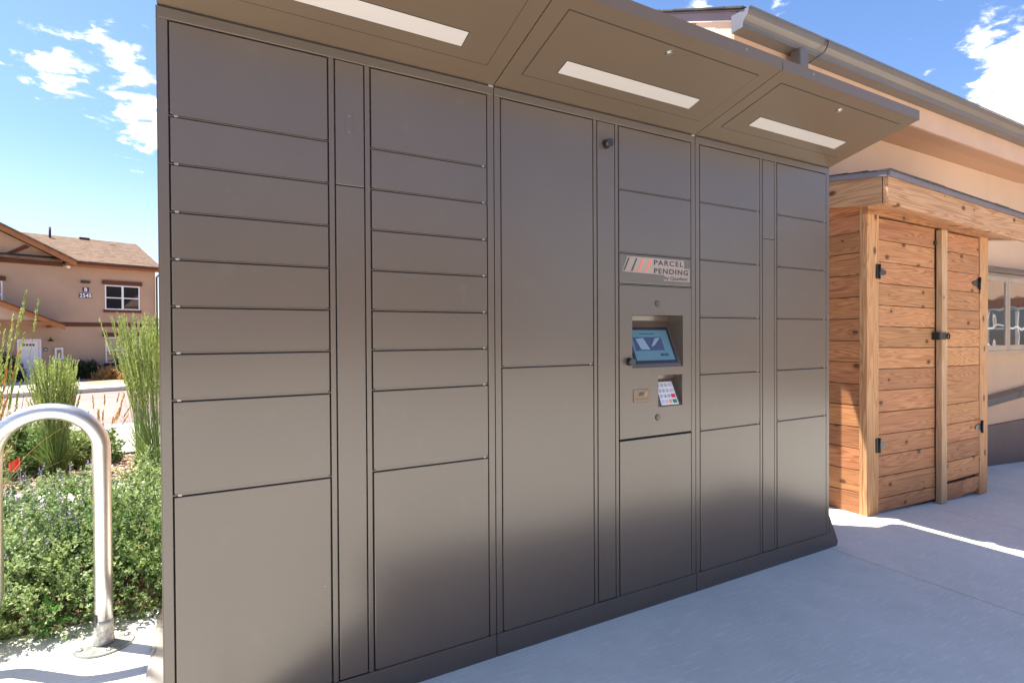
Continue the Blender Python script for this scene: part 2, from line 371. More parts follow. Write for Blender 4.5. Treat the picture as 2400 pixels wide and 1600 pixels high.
sheet('road', ROAD, [-60, -20, 0, 20, 60], [10.36, 15, 20, 26.2, 29], -.05)
# far kerb and pavement follow the front of the apartment building
BO = Vector((-6.18, 35.9, -.03)); BR = math.atan2(.345, .94)
far = bpy.data.objects.new('far_pavement', None); C.objects.link(far); far.location = BO; far.rotation_euler = (0, 0, BR); far['kind'] = 'structure'
for i in range(12):
    x0 = -26 + i*4.0
    B('kerb_stone', CONC2, far, x0, x0+3.985, -9.0, -8.8, -1.15, -.88, .012)
    B('slab', CONC2, far, x0, x0+3.985, -8.78, -6.4, -1.0, -.885)
B('soil_strip', MULCH, far, -1.0, 22, -6.38, -.06, -1.1, -.92)
B('entrance_walk', CONC2, far, -26, -1.02, -6.38, -.06, -1.1, -.90)
# plaza of jointed slabs
pave = bpy.data.objects.new('pavement', None); C.objects.link(pave); pave['kind'] = 'structure'
xs_ = [-11.84, -8.84, -5.84, -2.84, .158, 3.158, 4.63, 6.13, 7.63, 9.13, 12.1]; ys_ = [-16.5, -13.5, -10.5, -7.5, -4.5, -1.5, 1.08]
for i in range(len(xs_)-1):
    for j in range(len(ys_)-1):
        x0, x1, y0, y1 = xs_[i]+.004, xs_[i+1]-.004, ys_[j]+.004, ys_[j+1]-.004
        nx = 5 if x1 > 3.9 else 1; bm = bmesh.new(); cols = []
        e = .006
        for k in range(nx+1):
            x = x0 + (x1-x0)*k/nx; z = gz(x, 0)
            cols.append([bm.verts.new((x, y0, z-.05)), bm.verts.new((x, y0, z-e)), bm.verts.new((x, y0+e, z)), bm.verts.new((x, y1-e, z)), bm.verts.new((x, y1, z-e)), bm.verts.new((x, y1, z-.05))])
        for v in cols[0][1:5]: v.co.x += 0
        for a, b_ in zip(cols, cols[1:]):
            for k in range(5): bm.faces.new([a[k], b_[k], b_[k+1], a[k+1]])
        bm.faces.new(cols[0]); bm.faces.new(cols[-1][::-1])
        me = bpy.data.meshes.new('slab'); bmesh.ops.recalc_face_normals(bm, faces=bm.faces[:]); bm.to_mesh(me); bm.free(); link('slab', me, CONC, pave)

# gravel scattered over the bed: real stones
def stones(name, n, x0, x1, y0, y1, smin, smax, m):
    t = np.array([(1,0,0),(-1,0,0),(0,1,0),(0,-1,0),(0,0,1),(0,0,-1)], float); f = np.array([(0,2,4),(2,1,4),(1,3,4),(3,0,4),(2,0,5),(1,2,5),(3,1,5),(0,3,5)])
    P = np.stack([rng.uniform(x0, x1, n), rng.uniform(y0, y1, n)], 1); s = rng.uniform(smin, smax, n)
    V = t[None]*(s[:, None, None]*rng.uniform(.55, 1.2, (n, 6, 1))); V[:, :, 2] *= .55
    a = rng.uniform(0, 6.28, n); ca, sa = np.cos(a)[:, None], np.sin(a)[:, None]
    X = V[:, :, 0]*ca - V[:, :, 1]*sa; Y = V[:, :, 0]*sa + V[:, :, 1]*ca; V = np.stack([X, Y, V[:, :, 2]], 2)
    Z = np.array([gz(a_, b_) for a_, b_ in P]); V += np.concatenate([P, (Z-.012)[:, None]], 1)[:, None, :] + np.array([0, 0, .008])
    F = (f[None] + (np.arange(n)*6)[:, None, None]).reshape(-1, 3)
    o = mesh_np(name, V.reshape(-1, 3), F, m, tint=np.repeat(rng.random(n), 6)); o['kind'] = 'stuff'
    o['label'] = 'loose tan gravel and bark chips covering the planting bed'; o['category'] = 'gravel'; return o
def stone_mat():
    m, t, b, o = base_mat('tan_gravel', .9, 0, .2); at = N(t, 'ShaderNodeAttribute', attribute_name='tint')
    Lk(t, mix(t, at.outputs['Fac'], (.30, .17, .10), (.66, .55, .44)), b.inputs['Base Color']); return m
SM = stone_mat()
g1 = stones('gravel', 9000, -4, 2.6, 4.35, 6.25, .010, .026, SM)
g2 = stones('gravel', 2600, -2.2, .3, 1.1, 3.25, .008, .02, SM); g2['label'] = 'bark and gravel litter beneath the low shrubs'

# ------------------------------------------------------------------ parcel locker
H = 2.134; TW = 1.0526; DEP = .55; ROOFB = .68
LK = thing('parcel_locker', 'tall taupe metal parcel locker bank with touch screen and sloping canopy', 'parcel locker')
PIN = mat('hinge_zinc', (.30, .28, .26), .4, .7)
rowsA = [2.097, 1.830, 1.6955, 1.5605, 1.4265, 1.2925, 1.160, 1.0255, .7555, .0865]
rowsF = [2.097, 1.828, 1.559, 1.289, 1.020, .7545, .0865]
rowsD = [2.097, 1.0865, .0865]
GAP = .0045
def door(x0, x1, zt, zb, name='locker_door'):
    m = MB(); b0 = zb + GAP; t0 = zt - GAP
    m.box(x0, x1, -.001, .012, b0, t0, .0022)
    m.box(x0+.006, x1-.006, -.0035+.002, .010, b0-.0022, b0+.002)      # folded bottom lip
    o = m.build(name, PAINT, LK)
    return o
for k in range(3):
    X = k * TW
    if k != 1: B('tower_body', PAINT_D, LK, X+.003, X+TW-.003, .013, DEP-.004, .03, H-.006)
    else:
        mb = MB().box(X+.003, X+TW-.003, .14, DEP-.004, .03, H-.006)
        mb.box(X+.003, 1.69, .013, .1395, .03, H-.006).box(2.06, X+TW-.003, .013, .1395, .03, H-.006)
        mb.box(1.6905, 2.0595, .013, .1395, 1.32, H-.006).box(1.6905, 2.0595, .013, .1395, .03, .86)
        mb.build('tower_body', PAINT_D, LK)
    B('back_panel', PAINT, LK, X+.0015, X+TW-.0015, DEP-.0035, DEP, .02, H-.002)
    st = [(.0015, .0265), (.461, .4775), (.5755, .5915), (1.0255, 1.0511)]
    for i, (a, b_) in enumerate(st):
        B('tower_stile', PAINT, LK, X+a, X+b_, 0, .016, .0865, 2.0975, .0015)
    B('top_rail', PAINT, LK, X+.0015, X+1.0511, 0, .016, 2.0980, H-.004, .0015)
    B('base_plinth', PAINT, LK, X+.0015, X+1.0511, -.0025, .02, .0, .0855, .0015)
    colL = rowsA if k == 0 else rowsD if k == 1 else rowsF
    colR = rowsA if k == 0 else None if k == 1 else rowsF
    def column(x0, x1, rows):
        for zt, zb in zip(rows, rows[1:]):
            door(x0, x1, zt, zb)
            if zb > .1:
                MB().box(x0-.004, x1+.004, .0035, .010, zb-.0016, zb+.0016).build('door_rail', PAINT, LK)
                xr = x0+.014 if k == 0 and x0 < .1 else x1-.014
                MB().box(xr-.005, xr+.005, -.0005, .006, zb-.0028, zb+.0028, .001).build('hinge_pin', PIN, LK)
    column(X+.0305, X+.4565, colL)
    if colR: column(X+.5965, X+1.0215, colR)
    if k == 1:
        for zt, zb in [(2.097, 1.828), (1.828, 1.559), (.7545, .0865)]:
            door(X+.5965, X+1.0215, zt, zb)
            B('door_rail', PAINT, LK, X+.5925, X+1.0255, .0035, .010, zb-.0016, zb+.0016)
        for zb in (1.4235,): B('door_rail', PAINT, LK, X+.5925, X+1.0255, .0035, .010, zb-.0016, zb+.0016)
    if k == 1:
        B('centre_strip', PAINT, LK, X+.4815, X+.5715, -.001, .012, .0865+.003, 2.094, .0018)
    else:
        B('centre_strip', PAINT, LK, X+.4815, X+.5715, -.001, .012, 1.6955, 2.094, .0018)
        B('centre_strip', PAINT, LK, X+.4815, X+.5715, -.001, .012, .0895, 1.6925, .0018)
# end panels and skirts
B('side_panel', PAINT, LK, -.0012, .0012, .0015, DEP, .02, H-.003)
B('side_panel', PAINT, LK, 3*TW-.0012, 3*TW+.0014, .0015, DEP, .02, H-.003)
MB().prism([(3.1595, .186), (3.240, .030), (3.241, .018), (3.234, .004), (3.224, 0), (3.1595, 0)], 1, .0, DEP-.05).build('base_skirt', PAINT, LK)
MB().prism([(-.0015, .19), (-.080, .030), (-.090, .014), (-.088, 0), (-.0015, 0)], 1, .02, 1.02).build('base_skirt', PAINT, LK)
# cover plate on first strip
cp = MB().box(.5115, .5375, -.0022, -.0012, 1.863, 1.927, .0004).build('cover_plate', PAINT, LK)
for z in (1.869, 1.921): MB().disc((.5245, -.0021, z), (0, -1, 0), .0022, .0008, 10).build('screw', PIN, cp)
# canopies
sl = (2.245-H)/.44
for k in range(3):
    X = k*TW; a, b_ = X+.002, X+TW-.002
    can = MB().prism([(-.0005, H+.001), (-.438, 2.2450), (-.4395, 2.2900), (-.4365, 2.2915), (ROOFB, 2.2915), (ROOFB, H+.0005)], 0, a, b_).build('canopy', CAN, LK)
    # fascia strip and the access panel set into the underside
    MB().prism([(-.4396, 2.2430), (-.4430, 2.2437), (-.4430, 2.2905), (-.4396, 2.2905)], 0, a, b_).build('canopy_fascia', CAN, can)
    def under(x0, x1, y0, y1, d0, d1, name, m, par):
        # slab following the slope: y0 nearer the body; offset downwards by d0..d1
        P = []
        for d in (d1, d0):
            for (x, y) in ((x0, y0), (x1, y0), (x1, y1), (x0, y1)): P.append((x, y, H + .001 - y*sl - d))
        return MB().hexa(P).build(name, m, par)
    px0, px1 = X+.074, X+.981
    under(px0-.003, px1+.003, -.0845, -.3885, .0002, .0009, 'panel_gap', PAINT_D, can)
    under(px0, px1, -.088, -.385, .0010, .0022, 'access_panel', CAN, can)
    under(X+.191, X+.865, -.1365, -.2025, .0023, .0027, 'lens_frame', PAINT_D, can)
    under(X+.194, X+.862, -.139, -.200, .0028, .0036, 'light_lens', LENS, can)
    c0 = (X+.530, -.357, H+.001+.357*sl-.002)
    MB().disc(c0, (0, -.24, -1), .013, .004, 20).disc((c0[0], c0[1], c0[2]-.003), (0, -.24, -1), .008, .004, 16).build('panel_lock', STEEL, can)
    if k: MB().disc((X+.84 if k == 1 else X+.2, -.443, 2.273), (0, -1, 0), .004, .0015, 12).build('screw', STEEL, can)
# dark shadow gap under the canopy edge
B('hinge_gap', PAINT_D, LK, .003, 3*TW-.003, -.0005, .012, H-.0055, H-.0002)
for X in (1.03, 2.08): MB().box(X, X+.02, -.0035, .002, H-.006, H+.000, .0008).build('hinge_leaf', STEEL, LK)
# round tubular lock caps
def cap(x, y0, z, par, L=.028, r=.0165):
    m = MB(); m.disc((x, y0, z), (0, -1, 0), r*1.18, .005, 24); m.disc((x, y0-.004, z), (0, -1, 0), r, L, 24)
    o = m.build('lock_cap', BLK, par); return o
cap(1.578, -.001, 2.003, LK)
# panel with recesses
def holed(x0, x1, z0, z1, holes, yf, par, name, m, depth=.012):
    xs = sorted({x0, x1} | {h[i] for h in holes for i in (0, 1)}); zs_ = sorted({z0, z1} | {h[i] for h in holes for i in (2, 3)})
    bm = bmesh.new(); vd = {}
    def v(x, y, z):
        k = (round(x, 5), round(y, 5), round(z, 5))
        if k not in vd: vd[k] = bm.verts.new(k)
        return vd[k]
    inh = lambda cx, cz: next((h for h in holes if h[0] < cx < h[1] and h[2] < cz < h[3]), None)
    for a, b_ in zip(xs, xs[1:]):
        for c, d in zip(zs_, zs_[1:]):
            if not inh((a+b_)/2, (c+d)/2): bm.faces.new([v(a, yf, c), v(b_, yf, c), v(b_, yf, d), v(a, yf, d)])
    def walls(X0, X1, Z0, Z1, y1, flip):
        c = [(X0, Z0), (X1, Z0), (X1, Z1), (X0, Z1)]
        for i in range(4):
            (a, b_), (c_, d) = c[i], c[(i+1) % 4]
            f = [bm.verts.new((a, yf, b_)), bm.verts.new((c_, yf, d)), bm.verts.new((c_, y1, d)), bm.verts.new((a, y1, b_))]
            bm.faces.new(f if flip else f[::-1])
    walls(x0, x1, z0, z1, yf+depth, True)
    for h in holes: walls(h[0], h[1], h[2], h[3], yf+h[4], False)
    me = bpy.data.meshes.new(name); bm.to_mesh(me); bm.free(); return link(name, me, m, par)
KX0, KX1 = TW+.5965, TW+1.0215
kp = holed(KX0, KX1, .759, 1.419, [(1.719, 2.0225, 1.0615, 1.2935, .10), (1.868, 2.0175, .8835, 1.0245, .07)], -.001, LK, 'kiosk_panel', PAINT)
for (a, b_, c, d, yt, yb) in [(1.719, 2.0225, 1.0615, 1.2935, .095, .002), (1.868, 2.0175, .8835, 1.0245, .058, .002)]:
    MB().prism([(yb, c+.0005), (yt, d-.022), (yt-.004, d-.0005), (.108 if yt > .08 else .075, d-.0005), (.108 if yt > .08 else .075, c+.0005)], 0, a+.0005, b_-.0005).build('recess_back', PAINT, kp)
# clear out body behind recess: a shallow dark body would cut it, so the towers' body stops at y .013 and the recess is lined
scr = thing('s', '', '') if False else None
def tilt(z, zb, yb, zt, yt): return yb + (yt-yb)*(z-zb)/(zt-zb)
def slab_t(name, m, par, x0, x1, z0, z1, off, th, ref):
    P = []
    for o_ in (off+th, off):
        for (x, z) in ((x0, z0), (x1, z0), (x1, z1), (x0, z1)):
            P.append((x, tilt(z, *ref)-o_, z-o_*.3))
    return MB().hexa(P).build(name, m, par)
REF = (1.0620, .002, 1.2715, .095)
bez = slab_t('touch_screen', mat('screen_bezel', (.02, .022, .04), .25), LK, 1.745, 1.999, 1.080, 1.2405, .001, .004, REF)
def screen_mat(name, c, e):
    m, t, b, o = base_mat(name, .12); b.inputs['Base Color'].default_value = c+(1,); b.inputs['Emission Color'].default_value = c+(1,); b.inputs['Emission Strength'].default_value = e
    return m
SC1 = screen_mat('screen_glow', (.07, .14, .18), .07); SC2 = screen_mat('screen_picture', (.04, .05, .10), .07); SC3 = screen_mat('screen_picture_light', (.15, .21, .27), .08); SCT = screen_mat('screen_text', (.02, .035, .07), .1)
slab_t('display', SC1, bez, 1.757, 1.985, 1.094, 1.229, .0052, .0006, REF)
slab_t('picture', SC2, bez, 1.768, 1.940, 1.137, 1.197, .0060, .0004, REF)
for q in [((1.785, 1.190), (1.83, 1.194), (1.853, 1.142), (1.80, 1.143)), ((1.865, 1.155), (1.90, 1.192), (1.932, 1.194), (1.885, 1.160))]:
    P = [];
    for o_ in (.0068, .0065):
        for x, z in q[::-1]: P.append((x, tilt(z, *REF)-o_, z-o_*.3))
    MB().hexa(P).build('picture_shape', SC3, bez)
ang = math.atan2(.093, .2095)
def on_screen(x, z, off): return Matrix.Translation((x, tilt(z, *REF)-off, z)) @ Matrix.Rotation(rad(90)-ang, 4, 'X')
text('MORE', .018, SCT, 'lettering', bez, on_screen(1.905, 1.110, .0064), .0001, 1, .0004)
slab_t('screen_header', SCT, bez, 1.815, 1.905, 1.210, 1.2135, .0060, .0004, REF)
REF2 = (.8840, .002, 1.0025, .058)
kpd = slab_t('keypad', mat('keypad_white', (.62, .62, .66), .4), LK, 1.893, 1.996, .891, .990, .001, .005, REF2)
KEYM = mat('key_pale', (.42, .42, .50), .4); KR = mat('key_red', (.62, .02, .04), .4); KG = mat('key_green', (.01, .20, .12), .4); KO = mat('key_orange', (.80, .25, .08), .4)
for r_ in range(4):
    for c_ in range(4):
        wide = .024 if c_ == 3 else .0155
        x0 = 1.898 + c_*.0225; z0 = .9685 - r_*.0235
        km = KEYM
        if c_ == 3: km = (KEYM, KEYM, KR, KG)[r_]
        if r_ == 3 and c_ == 2: km = KO
        k_ = slab_t('key', km, kpd, x0, x0+wide, z0, z0+.0155, .0061, .002, REF2)
# numerals printed on the keys
an2 = math.atan2(.056, .1185)
for i, ch in enumerate('123456789'):
    r_, c_ = divmod(i, 3); x = 1.9025+c_*.0225; z = .9715-r_*.0235
    text(ch, .013, CHAR, 'numeral', kpd, Matrix.Translation((x, tilt(z, *REF2)-.0088, z-.002)) @ Matrix.Rotation(rad(90)-an2, 4, 'X'), .0001)
# card reader slot
cr = MB().box(1.723, 1.8135, -.004, -.0012, .912, .968, .001).build('card_reader', mat('bronze_plate', (.16, .115, .085), .35, .6), LK)
MB().prism([(1.752, .940), (1.775, .940), (1.781, .955), (1.758, .955)], 1, -.0052, -.0041).build('card_slot', BLK, cr)
MB().prism([(1.785, .935), (1.797, .935), (1.803, .957), (1.791, .957)], 1, -.0050, -.0041).build('card_icon', mat('card_icon_metal', (.25, .19, .15), .4, .5), cr)
B('slot_line', BLK, cr, 1.730, 1.807, -.0045, -.0041, .925, .927)
for z in (1.345, .838):
    MB().disc((1.864, -.0008, z), (0, -1, 0), .0145, .0018, 28).build('camera_ring', mat('ring_edge', (.03, .025, .022), .5), LK)
    MB().disc((1.866, -.0027, z), (0, -1, 0), .0105, .0012, 24).build('camera_lens', mat('smoked_lens', (.06, .05, .048), .2), LK)
cap(1.701, -.001, 1.090, LK, .022, .0155)
# logo panel
lp = MB().box(KX0, KX1, -.001, .012, 1.4235+GAP, 1.559-GAP, .0022).build('logo_panel', PAINT, LK)
MB().prism([(1.664, 1.478), (1.905, 1.4735), (1.903, 1.4475), (2.0655, 1.4475), (2.0655, 1.509), (2.030, 1.509), (2.029, 1.5445), (1.692, 1.5445)], 1, -.0016, -.0011).build('logo_backing', VINYL, lp)
for x, m_ in ((1.669, CHAR), (1.7125, CHAR), (1.7515, CORAL), (1.7945, CORAL)):
    w = .007
    MB().prism([(x, 1.481), (x+w, 1.481), (x+w+.029, 1.539), (x+.029, 1.539)], 1, -.0024, -.0017).build('logo_bar', m_, lp)
def fit_text(s, x0, x1, z0, hcap, m_, par, y, spacing=1.0, bold=0, name='lettering'):
    sz = hcap/.729
    o = text(s, sz, m_, name, par, Matrix.Identity(4), .0002, spacing, bold)
    v = [q.co for q in o.data.vertices]; mn = min(q.x for q in v); mx = max(q.x for q in v)
    k_ = (x1-x0)/(mx-mn)
    for q in o.data.vertices: q.co.x = (q.co.x-mn)*k_
    o.data.transform(face_front(x0, y, z0)); return o
fit_text('PARCEL', 1.845, 2.023, 1.5155, .0235, CHAR, lp, -.0021, 1.25, .0006)
fit_text('PENDING', 1.845, 2.055, 1.4788, .0235, CHAR, lp, -.0021, 1.2, .0006)
fit_text('by Quadient', 1.907, 2.0525, 1.4535, .0165, CHAR, lp, -.0021, 1.0, .0002)
fit_text('R', 2.058, 2.062, 1.500, .004, CHAR, lp, -.0021)

# ------------------------------------------------------------------ wave bike rack
R_ = .0302
PLATE = mat('plate_zinc', (.33, .33, .30), .5, .7, var=.2, vscale=14, rvar=.1)
rk = thing('bike_rack', 'silver galvanised wave shaped bicycle rack beside the parcel locker', 'bike rack', (-.258, .83, 0))
path = [(0, 0, .004), (0, 0, .3), (0, 0, .62)]
xc = -.162; rr = .162; zt = .767
for i in range(1, 24):
    a_ = math.pi*i/24; path.append((xc+rr*math.cos(a_), 0, zt+rr*math.sin(a_)*1.0))
path += [(xc-rr, 0, zt), (xc-rr, 0, .5), (xc-rr, 0, .30)]
for i in range(1, 24):
    a_ = math.pi*i/24; path.append((xc-2*rr+rr*math.cos(a_), 0, .285-rr*math.sin(a_)))
path += [(xc-3*rr, 0, .30), (xc-3*rr, 0, zt)]
for i in range(1, 24):
    a_ = math.pi*i/24; path.append((xc-4*rr+rr*math.cos(a_), 0, zt+rr*math.sin(a_)))
path += [(xc-5*rr, 0, zt), (xc-5*rr, 0, .4), (xc-5*rr, 0, .004)]
pp = MB().tube(path, R_, 28).build('pipe', GALV, rk)
MB().tube([(0, 0, .012), (0, 0, .03), (0, 0, .085), (0, 0, .10)], [R_+.0045, R_+.0020, R_+.0014, R_+.0008], 28).build('weld_collar', mat('weathered_zinc', (.50, .49, .47), .55, .6, var=.3, vscale=60, bs=120, bstr=.5), rk)
for dx in (0, xc-5*rr):
    pl = MB().disc((dx, 0, .0), (0, 0, 1), .098, .0085, 48).build('base_plate', PLATE, rk)
    for a_ in (rad(200), rad(20), rad(110), rad(290)):
        MB().tube([(dx+.076*math.cos(a_), .076*math.sin(a_), .0085), (dx+.076*math.cos(a_), .076*math.sin(a_), .0125), (dx+.076*math.cos(a_), .076*math.sin(a_), .016)], [.012, .0105, .004], 16).build('bolt_head', STEEL, pl)
# wrapped sticker on the leg
bm = bmesh.new(); n_ = 8; a0, a1 = rad(178), rad(232); prev = None
for i in range(n_+1):
    a_ = a0+(a1-a0)*i/n_; p0 = bm.verts.new(((R_+.0019)*math.cos(a_), (R_+.0019)*math.sin(a_), .082)); p1 = bm.verts.new(((R_+.0019)*math.cos(a_), (R_+.0019)*math.sin(a_), .127))
    if prev: bm.faces.new([prev[0], p0, p1, prev[1]])
    prev = (p0, p1)
me = bpy.data.meshes.new('sticker'); bm.to_mesh(me); bm.free(); stk = link('sticker', me, mat('sticker_black', (.02, .03, .02), .4), rk)

# ------------------------------------------------------------------ cedar shed
SH = thing('garden_shed', 'low cedar plank storage shed with double doors and black hinges', 'shed', (3.905, .2, 0))
def S(name, m, x0, x1, y0, y1, z0, z1, bev=.0015, label=None, par=None):
    o = MB().box(-(x1-x0)/2, (x1-x0)/2, -(y1-y0)/2, (y1-y0)/2, -(z1-z0)/2, (z1-z0)/2, bev).build(name, m, par or SH, label=label)
    o.location = ((x0+x1)/2-3.905, (y0+y1)/2-.2, (z0+z1)/2); return o
def drop(x): return -.055*max(0, x-4.05)
def skewed(name, m, x0, x1, y0, y1, z0, z1, sag, par=None, label=None, bev=0, zr=None):
    """board whose right end sits 'sag' lower"""
    cx, cy, cz_ = (x0+x1)/2, (y0+y1)/2, (z0+z1)/2
    P = []
    for z in (z0, z1):
        for x, y in ((x0, y0), (x1, y0), (x1, y1), (x0, y1)): P.append((x-cx, y-cy, z-cz_-(sag if x == x1 else 0)))
    mb = MB(); mb.hexa(P)
    if bev: bmesh.ops.bevel(mb.bm, geom=mb.bm.edges[:], offset=bev, segments=2, affect='EDGES', profile=.5)
    o = mb.build(name, m, par or SH, label=label); o.location = (cx-3.905, cy-.2, cz_); return o
# front: doors of planks
zl = [1.984, 1.838, 1.692, 1.547, 1.399, 1.256, 1.113, .968, .822, .674, .523, .381, .237, .090, -.005]
for i, (a, b_) in enumerate(zip(zl, zl[1:])):
    skewed('door_plank', WOODX, 4.055, 4.806+.012*i/14, .2+random.uniform(-.0015, .0015), .222, b_+.0028, a-.0012, .005+.0013*i, bev=.0016)
    w_ = (4.925+.044*i/14, 5.511+.06*i/14)
    if i < 13: skewed('door_plank', WOODX, w_[0], w_[1], .2+random.uniform(-.0015, .0015), .222, b_+.0028-.012, a-.0012-.012, -.002 if i > 7 else .006, bev=.0016)
skewed('door_plank', WOODX, 4.965, 5.255, .199, .222, -.062, .061, .004, bev=.0016); skewed('door_plank', WOODX, 5.262, 5.575, .2, .222, -.055, .058, .004, bev=.0016)
B('shed_core', mat('dark_interior', (.03, .015, .008), .9), SH, .03, 1.70, .025, .57, -.05, 2.02)
S('corner_post', WOODZ, 3.905, 4.047, .194, .222, -.012, 2.000, .004)
S('corner_post', WOODZ, 3.9065, 3.94, .2225, .245, -.01, 2.095, .003)
S('corner_post', WOODZ, 5.578-.05, 5.70-.03, .194, .24, -.095, 2.0, .004)
skewed('header_board', WOODX, 3.905, 5.67, .189, .225, 2.0, 2.10, .025, bev=.002)
S('door_batten', BATT, 4.823, 4.905, .158, .197, -.050, 1.968, .003)
S('door_gap', BLK, 4.806, 4.823, .212, .23, -.04, 1.97, 0)
# side boards
sb = [2.04, 2.004-.0, 1.891-.005, 1.747, 1.60, 1.452, 1.305, 1.158, 1.015, .868, .722, .577, .432, .287, .137, -.012]
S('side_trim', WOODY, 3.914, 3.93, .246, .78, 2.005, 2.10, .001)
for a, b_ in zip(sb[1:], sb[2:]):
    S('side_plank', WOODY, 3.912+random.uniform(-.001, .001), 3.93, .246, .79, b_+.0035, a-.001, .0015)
# roof: fascia boards, drip edge, shingles
skewed('roof_fascia', FASC, 3.835, 6.02, .032, .065, 2.022, 2.205, .078, bev=.003)
o = MB().hexa([(-.018, -.38, -.0), (.018, -.38, 0), (.018, .38, .115), (-.018, .38, .115), (-.018, -.38, .186), (.018, -.38, .186), (.018, .38, .301), (-.018, .38, .301)]).build('roof_fascia', FASCY, SH); o.location = (3.8525-3.905, .45-.2+.0, 2.020)
def roofz(x, y): return 2.208 + .158*(y-.05) - .0357*(x-3.835)
MB().hexa([(x-3.905, y-.2, roofz(x, y)+d) for d in (-.0, .012) for x, y in ((3.84, .04), (6.0, .04), (6.0, .80), (3.84, .80))]).build('roof_deck', SHG_D, SH)
MB().hexa([(x-3.905, y-.2, roofz(x, y)-.17+d) for d in (0, .012) for x, y in ((3.872, .07), (5.98, .07), (5.98, .78), (3.872, .78))]).build('roof_soffit', FASC, SH)
mb = MB(); P = lambda x, y, d: (x-3.905, y-.2, roofz(x, y)+d)
mb.hexa([P(3.815, .012, -.018), P(6.03, .012, -.018), P(6.03, .028, -.018), P(3.815, .028, -.018), P(3.815, .012, .016), P(6.03, .012, .016), P(6.03, .028, .016), P(3.815, .028, .016)])
mb.hexa([P(3.812, .030, -.018), P(3.828, .030, -.018), P(3.828, .80, -.018), P(3.812, .80, -.018), P(3.812, .030, .016), P(3.828, .030, .016), P(3.828, .80, .016), P(3.812, .80, .016)])
mb.build('drip_edge', DRIP, SH)
for r_ in range(6):
    y0 = .004+r_*.13; x = 3.803
    while x < 6.02:
        w_ = random.uniform(.14, .33); x2 = min(x+w_, 6.05); t_ = .004+.004*random.random(); j = random.uniform(-.004, .006)
        MB().hexa([P(x, y0+j, .0165+.003*(r_ % 2)), P(x2-.003, y0+j, .0165+.003*(r_ % 2)), P(x2-.003, y0+.16, .014), P(x, y0+.16, .014), P(x, y0+j, .021+t_), P(x2-.003, y0+j, .021+t_), P(x2-.003, y0+.16, .019), P(x, y0+.16, .019)]).build('shingle', SHG_D, SH)
        x = x2
# T hinges, latch
HM = mat('black_iron', (.018, .018, .02), .4, .3)
def hinge(x, z, s, lit=False):
    h = B('hinge', HM, SH, x-3.905-.016, x-3.905+.016, -.014, -.0065, z-.048, z+.048, .002)
    MB().tube([(x-3.905+s*.014, -.017, z-.05), (x-3.905+s*.014, -.017, z+.05)], .007, 10).build('hinge_barrel', HM, h)
    pts = [(x-3.905+s*.018, z-.028), (x-3.905+s*.105, z-.016), (x-3.905+s*.112, z), (x-3.905+s*.105, z+.012), (x-3.905+s*.018, z+.026)]
    MB().prism(pts, 1, -.0085, -.0048).build('hinge_strap', mat('iron_strap', (.06, .062, .07), .38, .4), h)
hinge(4.022, 1.622, 1); hinge(4.022, .456, 1); hinge(5.512, 1.604, -1); hinge(5.560, .455, -1)
lt = B('latch', HM, SH, 4.765-3.905, 4.868-3.905, -.052, -.0465, 1.160, 1.212, .002)
B('latch_base', HM, lt, 4.762-3.905, 4.778-3.905, -.046, -.0035, 1.158, 1.214, .001)
MB().tube([(4.868-3.905+.022+.017*math.cos(a_), -.054, 1.186+.020*math.sin(a_)) for a_ in [i*math.pi/8 for i in range(17)]], .0055, 8).build('latch_ring', HM, lt)
B('door_catch', HM, SH, 4.787-3.905, 4.815-3.905, -.012, .004, 1.860, 1.885, .002)

# ------------------------------------------------------------------ community building on the right
CB = thing('community_building', 'single storey tan stucco building with grey gutter behind the cedar shed', 'building', (3.0, .81, 0))
def Cb(name, m, x0, x1, y0, y1, z0, z1, bev=0, label=None): return B(name, m, CB, x0-3, x1-3, y0-.81, y1-.81, z0, z1, bev, label)
XE = 17.0
Cb('wall', STUC, 3.383, XE, .81, 8.0, -.8, 2.905)
Cb('base_band', BAND, 5.0, XE, .785, .8095, -.8, .222)
Cb('soffit', SOFF, 3.0, XE, .5245, .8095, 2.906, 2.918)
Cb('soffit_shade_strip', SOFF, 3.0, 3.381, .8105, .93, 2.906, 2.918)  # added strip, sized to block sun and lengthen the eave shadow
Cb('fascia', FAS_T, 3.0, XE, .502, .5235, 2.906, 3.14, .002)
# gutter with K profile
prof = [(.374, 3.178), (.378, 3.158), (.384, 3.142), (.398, 3.128), (.410, 3.118), (.416, 3.102), (.418, 3.078), (.500, 3.078), (.500, 3.184), (.4945, 3.184), (.4945, 3.083), (.4225, 3.083), (.4205, 3.104), (.413, 3.122), (.401, 3.132), (.3895, 3.145), (.3835, 3.160), (.381, 3.1745), (.386, 3.1765), (.386, 3.181)]
MB().prism([(y-.81, z) for y, z in prof], 0, -.026, XE-3).build('gutter', GUT, CB)
MB().prism([(y-.81, z) for y, z in prof[:9]], 0, -.030, -.0265).build('gutter_end_cap', mat('gutter_cap', (.15, .15, .17), .4, .2), CB)
MB().tube([(x, .368-.81, 3.180) for x in (-.028, XE-3)], .0045, 8).build('gutter_lip', GUT, CB)
ds = MB().box(.50, .588, .392-.81, .465-.81, 2.93, 3.0775, .006).build('downspout', GUT, CB)
MB().hexa([(.502, .394-.81, 2.93), (.586, .394-.81, 2.93), (.586, .463-.81, 2.93), (.502, .463-.81, 2.93), (.502, .394-.81+.32, 2.55), (.586, .394-.81+.32, 2.55), (.586, .463-.81+.32, 2.62), (.502, .463-.81+.32, 2.62)]).build('downspout_elbow', GUT, ds)
MB().box(.502, .586, .72-.81, .79-.81, 0, 2.6, .006).build('downspout_pipe', GUT, ds)
pts = []
